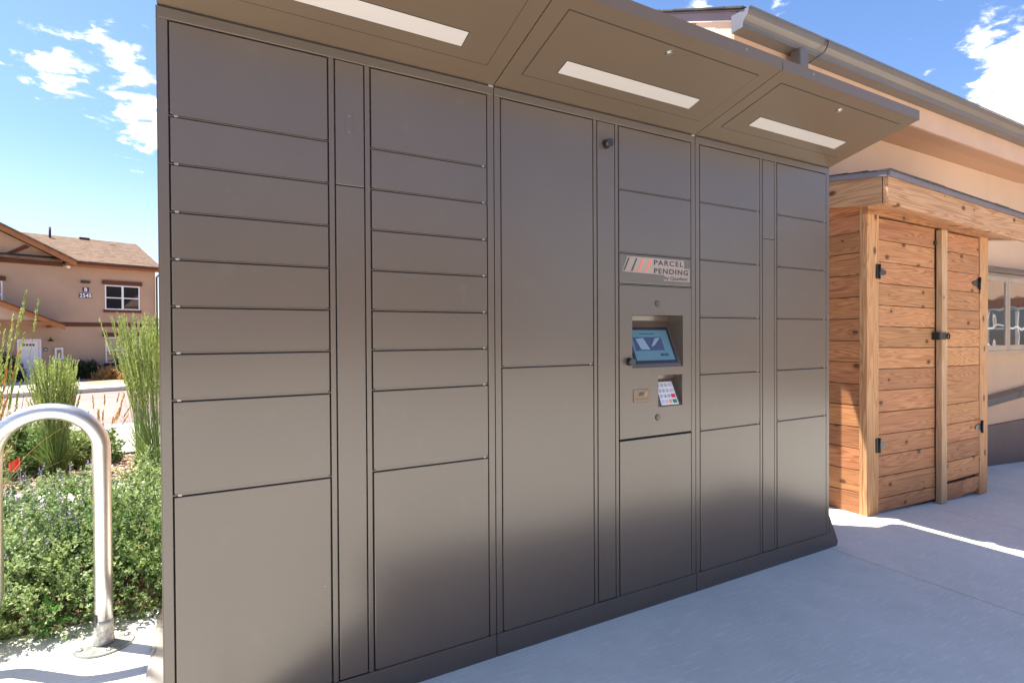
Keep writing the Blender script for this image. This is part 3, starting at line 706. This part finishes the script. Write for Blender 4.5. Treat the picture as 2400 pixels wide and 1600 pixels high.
for i in range(11):
    u = i/10; pts.append((.765-.03*u-.17*max(0, u-.55), (.375+.14*u*u)-.81-.025*math.sin(u*3.1), 3.19-.17*u-.0*u))
MB().tube([(.775, .40-.81, 3.175), (.772, .385-.81, 3.196)]+pts, .0042, 8).build('cable', BLK, CB)
# rake trims and the roof
def rz_(y): return 3.190 + .492*(y-.432)
Y0, Y1 = .415, 8.2
def slope_slab(name, m, x0, x1, ya, yb, d0, d1):
    return MB().hexa([(x-3, y-.81, rz_(y)+d) for d in (d0, d1) for x, y in ((x0, ya), (x1, ya), (x1, yb), (x0, yb))]).build(name, m, CB)
slope_slab('rake_board', mat('mauve_trim', (.20, .15, .165), .5), 2.994, 3.0, .478, 7.6, -.058, -.004)
slope_slab('rake_flashing', mat('pale_flashing', (.72, .66, .62), .45), 2.990, 3.004, .478, 7.6, -.066, -.0585)
slope_slab('rake_cap', DRIP, 2.985, 3.004, .42, 7.6, -.0035, .006)
MB().prism([(.0, 2.9055), (.0, rz_(.81)-.03), (7.19, rz_(8.0)-.03), (7.19, 2.9055)], 0, .3835, .60).build('gable_wall', STUC_L, CB)
slope_slab('rake_soffit', SOFF, 3.005, 3.383, .53, 7.6, -.030, -.018)
slope_slab('roof', SHG_D, 3.005, XE, .44, 8.2, -.003, .008)
for i in range(16):
    ya = .405+i*.14+random.uniform(-.01, .01)
    slope_slab('shingle', SHG_D, 2.955+random.uniform(-.006, .006), 3.25, ya, ya+.15, .009+.002*(i % 2), .017+.002*(i % 2)+random.uniform(0, .006))
MB().prism([(.5250-.81, 2.9185), (.5250-.81, rz_(.525)-.031), (-.0015, rz_(.81)-.031), (-.0015, 2.9185)], 0, .004, .03).build('eave_light_block', STUC_L, CB)  # added filler that stops sunlight leaking through the open eave end
# sloping grey rail on the wall
rail = thing('wall_rail', 'grey metal channel rising to the right along the tan wall', 'rail', (5.7, .70, 0))
for i, (xa, xb) in enumerate([(5.9, 7.95), (7.965, 10.5)]):
    za = .458+.055*(xa-7.2)/.9; zb_ = .458+.055*(xb-7.2)/.9
    MB().hexa([(xa-5.7, 0.06, za-.03), (xb-5.7, .06, zb_-.03), (xb-5.7, .109, zb_-.03), (xa-5.7, .109, za-.03), (xa-5.7, .02, za+.06), (xb-5.7, .02, zb_+.06), (xb-5.7, .109, zb_+.075), (xa-5.7, .109, za+.075)]).build('rail_channel', GUT, rail)
# glazed notice case
NC = thing('notice_case', 'grey framed glass notice case with sloped hood on the tan wall', 'notice case', (7.3, .70, 0))
CF = mat('case_frame', (.36, .30, .25), .4, .3)
nx0, nx1, nz0, nz1 = 6.55, 8.55, 1.025, 1.80
def Nn(name, m, x0, x1, y0, y1, z0, z1, bev=.002, par=None): return B(name, m, par or NC, x0-7.3, x1-7.3, y0-.70, y1-.70, z0, z1, bev)
Nn('case_back', mat('case_lining', (.50, .43, .40), .8), nx0, nx1, .79, .8095, nz0, nz1, 0)
Nn('case_side', CF, nx0, nx0+.03, .706, .789, nz0, nz1); Nn('case_side', CF, nx1-.03, nx1, .706, .789, nz0, nz1)
Nn('case_sill', CF, nx0-.01, nx1+.01, .69, .789, nz0-.035, nz0-.001); Nn('case_head', CF, nx0, nx1, .706, .789, nz1+.001, nz1+.03)
for a, b_ in ((6.58, 7.49), (7.50, 8.52)):
    d = Nn('case_door', CF, a, a+.05, .682, .7045, nz0+.001, nz1-.001)
    Nn('case_rail', CF, b_-.05, b_, .682, .7045, nz0+.001, nz1-.001, par=d)
    Nn('case_rail', CF, a+.0505, b_-.0505, .682, .7045, nz0+.001, nz0+.055, par=d); Nn('case_rail', CF, a+.0505, b_-.0505, .682, .7045, nz1-.055, nz1-.001, par=d)
    Nn('glass_pane', GLS_C, a+.05, b_-.05, .690, .696, nz0+.055, nz1-.055, 0, par=d)
MB().hexa([(nx0-7.3-.02, -.05, 1.832), (nx1-7.3+.02, -.05, 1.832), (nx1-7.3+.02, .109, 1.832), (nx0-7.3-.02, .109, 1.832), (nx0-7.3-.02, -.05, 1.846), (nx1-7.3+.02, -.05, 1.846), (nx1-7.3-.25, .109, 1.93), (nx0-7.3+.35, .109, 1.93)]).build('case_hood', GUT, NC)

# ------------------------------------------------------------------ apartment buildings
def window(par, x0, x1, z0, z1, blind=False, lint=True, y=0.0):
    w = B('window_frame', WHITE, par, x0, x1, y-.03, y+.02, z0, z0+.06)
    for a, b_, c, d in ((x0, x1, z1-.06, z1), (x0, x0+.06, z0+.06, z1-.06), (x1-.06, x1, z0+.06, z1-.06), ((x0+x1)/2-.05, (x0+x1)/2+.05, z0+.06, z1-.06)):
        B('frame_bar', WHITE, w, a, b_, y-.03, y+.02, c, d)
    zm = (z0+z1)/2-.02
    for s_ in (0, 1):
        xa, xb = (x0+.061, (x0+x1)/2-.051) if s_ == 0 else ((x0+x1)/2+.051, x1-.061)
        B('frame_bar', WHITE, w, xa, xb, y-.025, y+.02, zm-.03, zm+.03)
        B('pane', GLS, w, xa, xb, y-.008, y-.002, z0+.061, zm-.031); B('pane', GLS if not blind else GLS_B, w, xa, xb, y-.008, y-.002, zm+.031, z1-.061)
    if lint:
        B('lintel', TRIM, par, x0-.12, x1+.12, y-.09, y, z1+.04, z1+.26); B('sill', TRIM, par, x0-.07, x1+.07, y-.08, y, z0-.16, z0-.02)
AB = thing('apartment_building', 'two storey tan apartment building with brown trim and shingle roof beyond the grasses', 'building', BO, BR)
A = lambda name, m, *a, **k: B(name, m, AB, *a, **k)
A('wall', STUC_B, -14, 3.4, 0, 9.5, -1.3, 5.32)
A('storey_band', TRIM, -1.1, 3.44, -.045, -.001, 1.90, 2.13)
window(AB, .91, 2.59, 2.88, 4.27); window(AB, .91, 2.58, -.15, 1.30, True)
window(AB, -5.2, -3.33, 2.85, 4.17)
# main roof: front slope, far slope, eave fascia
er = lambda y: 5.36+.39*(y+.5)
o = MB().hexa([(x, y, er(y)+d) for d in (0, .10) for x, y in ((-14, -.5), (3.62, -.5), (3.62, 4.6), (-14, 4.6))]).build('roof', SHG, AB)
MB().hexa([(x, y, 5.36+.39*5.1-.39*(y-4.6)+d) for d in (0, .10) for x, y in ((-14, 4.602), (3.62, 4.602), (3.62, 9.9), (-14, 9.9))]).build('roof', SHG, AB)
MB().prism([(0.01, 5.325), (9.5, 5.325), (4.6, 7.22)], 0, 3.2, 3.39).build('gable_end', STUC_B, AB)
A('eave_fascia', TRIM_O, -.9, 3.60, -.53, -.502, 5.18, 5.36); A('eave_gutter', TRIM, -.9, 3.66, -.62, -.531, 5.27, 5.385)
A('eave_soffit', TRIM_O, -.9, 3.58, -.50, -.002, 5.20, 5.24)
for (x, y) in ((-.85, 4.0),): MB().tube([(x, y, er(y)), (x, y, er(y)+.72)], .06, 10).build('vent_pipe', TRIM, AB)
for (x, y, s_) in ((.6, 4.3, .25), (2.0, 3.6, .14)): A('roof_vent', TRIM, x, x+s_*2, y, y+.3, er(y), er(y)+s_)
# front gable
gp = lambda x: 8.60-.52*abs(x+6.6)
MB().prism([(-13.0, 5.325), (-.95, 5.325), (-.95, gp(-.95)+.02-.25), (-6.6, gp(-6.6)-.25), (-13.0, gp(-13)-.25)], 1, -.06, -.001).build('gable_wall', STUC_B, AB)
A('gable_beam', TRIM, -13.0, -.95, -.12, -.061, 5.13, 5.34)
for s_ in (1, -1):
    f = lambda x: gp(x)
    xa, xb = -6.6, -6.6+s_*6.15
    MB().hexa([(xa, -.72, f(xa)-.30), (xb, -.72, f(xb)-.30), (xb, -.66, f(xb)-.30), (xa, -.66, f(xa)-.30), (xa, -.72, f(xa)-.03), (xb, -.72, f(xb)-.03), (xb, -.66, f(xb)-.03), (xa, -.66, f(xa)-.03)]).build('rake_board', TRIM_O, AB)
    MB().hexa([(xa, -.78, f(xa)-.028), (xb, -.78, f(xb)-.028), (xb, 3.2, f(xb)-.028), (xa, 3.2, f(xa)-.028), (xa, -.78, f(xa)+.07), (xb, -.78, f(xb)+.07), (xb, 3.2, f(xb)+.07), (xa, 3.2, f(xa)+.07)]).build('gable_roof', SHG, AB)
    MB().hexa([(x, -.11, z) for x, z in ((-6.6+s_*3.0, 5.345), (-6.6+s_*3.25, 5.345), (-6.6+s_*4.35, 6.02), (-6.6+s_*4.15, 6.12))][::1] + [(x, -.065, z) for x, z in ((-6.6+s_*3.0, 5.345), (-6.6+s_*3.25, 5.345), (-6.6+s_*4.35, 6.02), (-6.6+s_*4.15, 6.12))]).build('gable_brace', TRIM, AB)
# porch gable
pg = lambda x: 3.72-.475*abs(x+4.9)
for s_ in (1, -1):
    xa, xb = -4.9, -4.9+s_*3.76
    MB().hexa([(x, y, pg(x)+d) for d in (-.24, -.02) for x, y in ((xa, -1.7), (xb, -1.7), (xb, -1.62), (xa, -1.62))]).build('porch_rake', TRIM_O, AB)
    MB().hexa([(x, y, pg(x)+d) for d in (-.018, .045) for x, y in ((xa, -1.78), (xb, -1.78), (xb, -.002), (xa, -.002))]).build('porch_roof', TRIM, AB)
    A('porch_beam_end', TRIM_O, -4.9+s_*3.35-.1, -4.9+s_*3.35+.1, -1.6, -.002, 1.82, 2.0)
A('porch_beam', TRIM_O, -8.4, -1.50, -1.60, -1.42, 1.93, 2.12)
MB().prism([(-8.2, 2.125), (-1.6, 2.125), (-4.9, 3.62)], 1, -1.5, -1.45).build('porch_gable_wall', STUC_B, AB)
for x in (-8.2,): A('porch_post', TRIM_O, x, x+.18, -1.6, -1.42, -1.2, 1.93)
A('downspout', TRIM, 3.42, 3.50, -.09, -.01, -1.0, 4.9); MB().tube([(3.56, -.56, 5.3), (3.56, -.50, 5.1), (3.46, -.06, 4.9)], .045, 8).build('downspout_elbow', TRIM, AB)
# entrance door
dr = A('entrance_door', WHITE, -2.72, -1.97, -.02, .0, -.92, 1.12)
for a, b_, c, d in ((-2.82, -2.735, -.92, 1.22), (-1.955, -1.87, -.92, 1.22), (-2.734, -1.956, 1.135, 1.22)): B('door_casing', WHITE, dr, a, b_, -.06, .0, c, d)
for i in range(4): B('door_light', mat('door_pane', (.16, .07, .03), .2), dr, -2.60+i*.125, -2.51+i*.125, -.026, -.0205, .86, .98)
for z0, z1 in ((.36, .78), (-.12, .28), (-.84, -.2)):
    for xo in (-2.64, -2.31): B('door_panel', WHITE, dr, xo, xo+.26, -.028, -.0205, z0, z1, .003)
for z in (.1, -.1): MB().disc((-2.03, -.021, z), (0, -1, 0), .035, .05, 10).build('door_knob', STEEL, dr)
SB = math.sin(BR); CBr = math.cos(BR)
def onB(x, y, z): return (BO.x+x*CBr-y*SB, BO.y+x*SB+y*CBr, BO.z+z)
def blade_sign(lbl, s_, x0, x1, z0, z1):
    t_ = thing('address_sign', lbl, 'sign', onB((x0+x1)/2, -.012, z0), BR)
    B('sign_plate', NAVY, t_, -(x1-x0)/2, (x1-x0)/2, -.02, 0, 0, z1-z0, .003)
    if not s_:
        B('sign_line', WTXT, t_, -.05, .05, -.023, -.0205, .06, .10); return t_
    o = text(s_, (z1-z0)*1.06, WTXT, 'lettering', t_, Matrix.Identity(4), .002, 1.08, .008)
    xs = [v.co.x for v in o.data.vertices]; ys = [v.co.y for v in o.data.vertices]; w_ = max(xs)-min(xs); k_ = min(1.0, (x1-x0)*.92/w_)
    for v in o.data.vertices: v.co.x = (v.co.x-(max(xs)+min(xs))/2)*k_; v.co.y -= (max(ys)+min(ys))/2
    o.data.transform(face_front(0, -.023, (z1-z0)/2)); return t_
blade_sign('navy sign with white letter B above the street number', 'B', -.09, .19, 3.83, 4.07)
blade_sign('navy street number sign reading 2545 on the tan wall', '2545', -.25, .32, 3.49, 3.75)
blade_sign('small blue unit sign beside the white entrance door', '', -1.78, -1.62, .58, .75)
t_ = thing('wall_light', 'long dark downlight above the B sign', 'light', onB(.03, -.02, 4.3), BR); B('lamp_housing', BLK, t_, -.21, .21, -.12, 0, .0, .13, .02); B('lamp_bracket', BLK, t_, -.05, .05, -.03, .018, .02, .11)
t_ = thing('wall_light', 'small black barn light beside the white entrance door', 'light', onB(-1.5, -.02, 1.1), BR); MB().tube([(0, -.14, .0), (0, -.14, .06), (0, -.13, .13)], [.13, .09, .03], 14).build('lamp_shade', BLK, t_); MB().tube([(0, -.13, .13), (0, -.08, .2), (0, .02, .16)], .015, 8).build('lamp_arm', BLK, t_)
t_ = thing('key_cabinet', 'small white framed cabinet with glass front on the tan wall', 'cabinet', onB(-1.15, -.02, .1), BR)
B('cabinet_box', WHITE, t_, -.18, .18, -.09, 0, 0, .65, .01); B('cabinet_glass', GLS, t_, -.1, .1, -.096, -.0905, .1, .55)
t_ = thing('eave_camera', 'small pale dome camera under the roof corner', 'camera', onB(-.75, -.35, 5.02), BR); MB().tube([(0, 0, .15), (0, 0, .09), (0, 0, .04), (0, 0, .0)], [.1, .1, .08, .02], 14).build('dome', WHITE, t_)

def plain_block(name, lbl, loc, rz, L, D_, n):
    t_ = thing(name, lbl, 'building', loc, rz)
    B('wall', STUC_B, t_, -L/2, L/2, 0, D_, -1.5, 5.6)
    B('storey_band', TRIM, t_, -L/2, L/2, -.05, -.001, 2.2, 2.45)
    MB().prism([(-.6, 5.5), (D_+.6, 5.5), (D_/2, 8.0)], 0, -L/2-.4, L/2+.4).build('roof', SHG, t_)
    for i in range(n):
        x = -L/2+L*(i+.5)/n
        for z in (3.5, .7): window(t_, x-.85, x+.85, z, z+1.4)
    return t_
plain_block('apartment_building', 'tan apartment block mirrored in the notice case glass', (25.0, -7.2, 0), rad(-90), 18, 8, 4)
plain_block('apartment_building', 'tan apartment block standing across the plaza behind the viewer', (4.0, -27.0, 0), rad(180), 26, 9, 6)

# ------------------------------------------------------------------ plants
def frames(D):
    D = D/np.linalg.norm(D, axis=1, keepdims=True); a = rng.normal(size=D.shape); U = np.cross(D, a); U /= np.linalg.norm(U, axis=1, keepdims=True); return D, U
def leaves(Pt, D, L, Wd, tint, fold=.25):
    """diamond-shaped leaves: base, two flanks, tip; two triangles each"""
    D, U = frames(D); Nn_ = np.cross(D, U); L = L[:, None]; Wd = Wd[:, None]
    v = np.stack([Pt, Pt+D*L*.45+U*Wd*.5+Nn_*Wd*fold, Pt+D*L-Nn_*L*.12, Pt+D*L*.45-U*Wd*.5+Nn_*Wd*fold], 1)
    n = len(Pt); F = np.arange(n*4).reshape(n, 4)
    return v.reshape(-1, 3), F, np.repeat(tint, 4)
def cat(parts):
    V = []; F = []; T = []; o = 0
    for v, f, t_ in parts: V.append(v); F.append(f+o); T.append(t_); o += len(v)
    return np.concatenate(V), np.concatenate(F), np.concatenate(T)
def mound_pts(n, cx, cy, rx, ry, h, seed_amp=.30, inner=.22):
    th = rng.uniform(0, 2*np.pi, n); u = rng.random(n); ph = np.arccos(u*.98)           # from top (0) to rim
    dx, dy, dz = np.sin(ph)*np.cos(th), np.sin(ph)*np.sin(th), np.cos(ph)
    lump = 1+seed_amp*(np.sin(dx*7+cx*5)*np.sin(dy*9+1.3)+.6*np.sin(dx*17+2)*np.sin(dy*15+dz*11))
    s = lump*(1-inner*rng.random(n)**2)
    P = np.stack([cx+rx*dx*s, cy+ry*dy*s, h*dz*s], 1); Nm = np.stack([dx/rx, dy/ry, dz/h], 1); Nm /= np.linalg.norm(Nm, axis=1, keepdims=True)
    return P, Nm
def sprigs(P, Nm, nl, L, lw, base, spread=.9):
    n = len(P); D = Nm*.75+np.array([0, 0, .55])+rng.normal(0, .28, (n, 3)); D /= np.linalg.norm(D, axis=1, keepdims=True)
    tb = np.clip(base+rng.normal(0, .17, n), 0, .88); parts = []
    for k in range(nl):
        f = k/nl; pos = P+D*(L*f)[:, None] if np.ndim(L) else P+D*L*f
        side = rng.normal(size=(n, 3)); side -= D*np.sum(side*D, 1)[:, None]; side /= np.linalg.norm(side, axis=1, keepdims=True)
        dr_ = side*spread+D*(.35+.5*f)
        ll = lw*rng.uniform(.75, 1.25, n)*(1.15-.45*f)
        parts.append(leaves(pos, dr_, ll, ll*.62, np.clip(tb+rng.normal(0, .08, n)+.18*f, 0, .89)))
    return parts
def zmin(P):
    g_ = np.array([gz(a, b_) for a, b_ in P[:, :2]]); P[:, 2] += g_; return P
def shrub(name, lbl, catg, lobes, n, mat_, leafL, nl=9, core=True, group=None, bloom=0, yellow=0):
    parts = []; tips = []
    tot = sum(l[2]*l[3] for l in lobes)
    allP = []
    for (cx, cy, rx, ry, h) in lobes:
        P, Nm = mound_pts(int(n*rx*ry/tot), cx, cy, rx, ry, h); P = zmin(P); keep = P[:, 1] > .93+.03*np.sin(P[:, 0]*9)+.18*np.clip(P[:, 0]+.45, 0, 1); P, Nm = P[keep], Nm[keep]
        base = .45+.25*np.sin(P[:, 0]*6+P[:, 1]*5)+rng.normal(0, .1, len(P))
        parts += sprigs(P, Nm, nl, leafL*2.6, leafL, base); allP.append((P, Nm))
    V, F, T = cat(parts); root = thing(name, lbl, catg, (0, 0, 0), group=group)
    mesh_np('foliage', V, F, mat_, root, T)
    # twiggy stems under the leaves
    mb = MB()
    for (cx, cy, rx, ry, h) in lobes:
        for k in range(26):
            a_ = random.uniform(0, 6.28); r_ = random.uniform(.3, .9); bx, by = cx+rx*.25*math.cos(a_), max(1.08, cy+ry*.25*math.sin(a_)); ex, ey = cx+rx*r_*math.cos(a_), max(1.05, cy+ry*r_*math.sin(a_))
            ez = h*math.sqrt(max(.02, 1-r_*r_))*.9
            mb.tube([(bx, by, gz(bx, by)), ((bx+ex)/2, (by+ey)/2, gz(bx, by)+ez*.6), (ex, ey, gz(bx, by)+ez)], [.004, .003, .0015], 5, cap=False)
    mb.build('stems', mat('twig', (.13, .08, .045), .8), root)
    return root, allP
def add_bloom(root, allP, n, m_, L=.05, sz=.009, xr=None, name='flower_spikes', top=.55):
    P = np.concatenate([a[0] for a in allP]); Nm = np.concatenate([a[1] for a in allP])
    ok = Nm[:, 2] > top
    if xr: ok &= (P[:, 0] > xr[0]) & (P[:, 0] < xr[1])
    P, Nm = P[ok], Nm[ok]; idx = rng.choice(len(P), min(n, len(P)), replace=False); P, Nm = P[idx], Nm[idx]
    parts = []
    D = np.array([0, 0, 1.0])+rng.normal(0, .22, P.shape)
    for k in range(12):
        f = .3+.7*k/12; pos = P+D*L*f*2
        parts.append(leaves(pos, rng.normal(size=P.shape)+np.array([0, 0, .3]), np.full(len(P), sz), np.full(len(P), sz*.8), rng.random(len(P))))
    V, F, T = cat(parts); return mesh_np(name, V, F, m_, root, T)
r1, p1 = shrub('catmint_shrub', 'grey green catmint shrub with purple flower spikes behind the bike rack', 'shrub',
               [(-1.05, 1.42, .62, .52, .40), (-.72, 1.62, .52, .66, .41), (-.62, 1.30, .36, .38, .30), (-1.5, 2.0, .6, .6, .42), (-.95, 2.4, .7, .5, .38)], 8600, F_CAT, .0185)
add_bloom(r1, p1, 900, F_PUR, .045, .0085, top=.35)
r2, p2 = shrub('low_shrub', 'pale green low shrub spreading against the left side of the locker', 'shrub',
               [(-.18, 1.60, .46, .58, .43), (.22, 1.8, .5, .6, .5), (-.40, 1.30, .42, .36, .34), (-.05, 2.3, .6, .45, .42)], 8600, F_SED, .0175)
add_bloom(r2, p2, 60, F_YEL, .03, .013, name='pale_tips', top=.3)['kind'] = 'stuff'
r3, p3 = shrub('green_bush', 'spiky leaved green bush around the foot of the middle reed grass', 'shrub', [(-1.70, 5.55, .42, .36, .42), (-1.25, 5.75, .36, .34, .34)], 1900, F_SED, .045, 7)
# broad-leaved weed in front of the catmint
wd = thing('broadleaf_weed', 'bright green broad leaved weed poking from the shrubs near the rack leg', 'weed', (-.46, 1.0, 0)); wd.scale = (.65, .65, .65)
def big_leaf(par, p0, d, L, w_, droop):
    p0 = Vector(p0); d = Vector(d).normalized(); u = d.cross(Vector((0, 0, 1))).normalized(); n = u.cross(d); V = []; F = []
    k = 9
    for i in range(k+1):
        f = i/k; c = p0+d*L*f+Vector((0, 0, -droop*f*f)); ww = w_*math.sin(math.pi*min(1, f*.94+.06))**.8*(1+.14*math.sin(i*2.6))
        for s_, q in ((-1, .16), (-.5, .02), (0, -.06), (.5, .02), (1, .16)): V.append(c+u*ww*s_+n*ww*q)
    for i in range(k):
        for j in range(4): F.append((i*5+j, i*5+j+1, i*5+j+6, i*5+j+5))
    return mesh_np('leaf', [tuple(v) for v in V], F, F_BROAD, par, np.random.default_rng(3).random(len(V))*.8)
for p0, d, L, w_, dr_ in [((0, 0, .12), (-.1, -.1, 1), .19, .024, .02), ((0, 0, .08), (-.5, -.5, .55), .15, .030, .05), ((0, 0, .08), (.75, -.35, .6), .17, .030, .07), ((0, 0, .10), (.3, -.2, .9), .15, .026, .03), ((0, 0, .07), (-.2, -.8, .3), .12, .028, .05)]:
    big_leaf(wd, p0, d, L, w_, dr_)
MB().tube([(0, 0, 0), (0, 0, .09), (-.004, 0, .16)], [.006, .005, .003], 8).build('stem', mat('weed_stem', (.10, .22, .04), .5), wd)

def reed_grass(lbl, x, y, h, nstem, spread, lean=(0, 0), dry=0, head_len=.22, name='reed_grass', hm=None, blade_h=.55, bm_=None, nbl=260, out_=.12):
    root = thing(name, lbl, 'ornamental grass', (x, y, gz(x, y)), group=None)
    # arching blades as ribbons
    def ribbons(n, hmin, hmax, r0, out, wid, bend):
        a_ = rng.uniform(0, 2*np.pi, n); rr_ = r0*np.sqrt(rng.random(n)); b0 = np.stack([rr_*np.cos(a_), rr_*np.sin(a_), np.zeros(n)], 1)
        o = out*(rng.random(n)*.9+.1); dirn = np.stack([np.cos(a_)*o+lean[0]+rng.normal(0, .03, n), np.sin(a_)*o+lean[1]+rng.normal(0, .03, n), np.ones(n)], 1); hh = rng.uniform(hmin, hmax, n)
        S_ = 7; tt = np.linspace(0, 1, S_); P = b0[:, None, :]+dirn[:, None, :]*np.array([1, 1, 1])*(hh[:, None]*tt)[:, :, None]
        bd = bend*rng.random(n); P[:, :, 0] += (np.cos(a_)*bd)[:, None]*tt**2.4; P[:, :, 1] += (np.sin(a_)*bd)[:, None]*tt**2.4; P[:, :, 2] -= (bd*.55)[:, None]*tt**3
        an = rng.uniform(0, 2*np.pi, n); U = np.stack([np.cos(an), np.sin(an), np.zeros(n)], 1)
        w_ = wid*(1-.85*tt**1.5); A_ = P+U[:, None, :]*w_[None, :, None]; B_ = P-U[:, None, :]*w_[None, :, None]
        V = np.stack([A_, B_], 2).reshape(n, S_*2, 3); f = np.array([(2*i, 2*i+1, 2*i+3, 2*i+2) for i in range(S_-1)])
        F = (f[None]+(np.arange(n)*S_*2)[:, None, None]).reshape(-1, 4); T = np.repeat(np.clip(rng.random(n)*.85, 0, .88), S_*2)
        return V.reshape(-1, 3), F, T, P
    V, F, T, _ = ribbons(nbl, blade_h*.5, blade_h, spread*.6, .42, .0030, .22)
    mesh_np('blades', V, F, bm_ or F_BLADE, root, T)
    V, F, T, P = ribbons(nstem, h*.62, h, spread, out_, .0022, .10)
    mesh_np('stems', V, F, bm_ or F_BLADE, root, T)
    # seed heads: overlapping spikelets along the top of each stem
    parts = []
    tip = P[:, -1]; pre = P[:, -3]; dd = tip-pre; dd /= np.linalg.norm(dd, axis=1, keepdims=True); tb = rng.random(nstem)*.7
    hl = head_len*rng.uniform(.7, 1.15, nstem)
    for k in range(34):
        f = k/34; pos = tip-dd*(hl*(1-f))[:, None]; rad_ = .0045*np.sin(np.pi*min(1, f*.9+.12))+.0008
        pos = pos+rng.normal(0, rad_*.5, pos.shape); side = rng.normal(size=pos.shape)
        parts.append(leaves(pos, dd+side*.13, np.full(nstem, .030), np.full(nstem, .0100), np.clip(tb+rng.normal(0, .15, nstem), 0, .88)))
    V, F, T = cat(parts); mesh_np('seed_heads', V, F, hm or F_HEAD, root, T); return root
reed_grass('middle clump of feather reed grass standing beyond the rack arch', -1.27, 5.12, 1.22, 280, .09, (0, 0), head_len=.30, out_=.05)
reed_grass('tall dense clump of feather reed grass against the locker edge', -.36, 4.50, 1.60, 450, .17, (-.015, 0), head_len=.34, nbl=380, blade_h=.7, out_=.08)
reed_grass('loose clump of feather reed grass at the left edge of the photo', -1.20, 2.95, 1.62, 70, .10, (-.015, 0), head_len=.26, nbl=90)
reed_grass('dry orange reed grass standing at the far left beside the green clump', -1.28, 3.02, 1.30, 26, .09, (.0, 0), head_len=.25, hm=F_DRY, bm_=F_DRY, nbl=50, blade_h=.8)
reed_grass('thin dry orange grass tuft between the two green clumps', -1.02, 6.0, .78, 16, .1, (.10, 0), head_len=.14, hm=F_DRY, bm_=F_DRY, nbl=40, blade_h=.6)
# survey flag
fl = thing('marker_flag', 'small red marker flag on a wire in the planting bed', 'flag', (-1.165, 3.6, gz(0, 3.6)+.10))
MB().tube([(0, 0, 0), (-.012, 0, .30)], .0015, 6).build('wire', STEEL, fl)
V = [];
for i in range(5):
    for j in range(4): V.append((-.008-.028*i*(.6)+.0*j, .012*math.sin(i*1.7), .30-.024*j-.008*i+.006*math.sin(j+i)))
F = [(i*4+j, i*4+j+1, (i+1)*4+j+1, (i+1)*4+j) for i in range(4) for j in range(3)]
mesh_np('flag_sheet', V, F, mat('red_flag', (.80, .015, .02), .5), fl)
# shrubs along the far building
def far_bush(lbl, x, y, rx, rz_2, m_, n, L, name='bush'):
    wx, wy, wz = onB(x, y, -.92); P, Nm = mound_pts(n, wx, wy, rx, rx*.8, rz_2); P[:, 2] += wz
    parts = sprigs(P, Nm, 5, L*2, L, np.full(n, .45)); V, F, T = cat(parts); root = thing(name, lbl, 'shrub', (0, 0, 0)); mesh_np('foliage', V, F, m_, root, T)
    mb = MB()
    for k in range(10):
        a_ = k*.63; mb.tube([(wx, wy, wz), (wx+rx*.6*math.cos(a_), wy+rx*.5*math.sin(a_), wz+rz_2*.7)], [.02, .006], 5, cap=False)
    mb.build('stems', mat('twig', (.13, .08, .045), .8), root); return root
far_bush('dark green bush at the wall beside the cabinet', -.15, -.9, .62, .85, F_DRK, 900, .07)
far_bush('dark green bush under the lower window', 1.6, -.9, .75, .75, F_DRK, 900, .07)
far_bush('pale dry bush between the two dark bushes', .85, -2.6, .85, .55, F_DRY, 900, .08)
far_bush('dark bush left of the white entrance door', -3.3, -1.0, .6, 1.2, F_DRK, 900, .07)
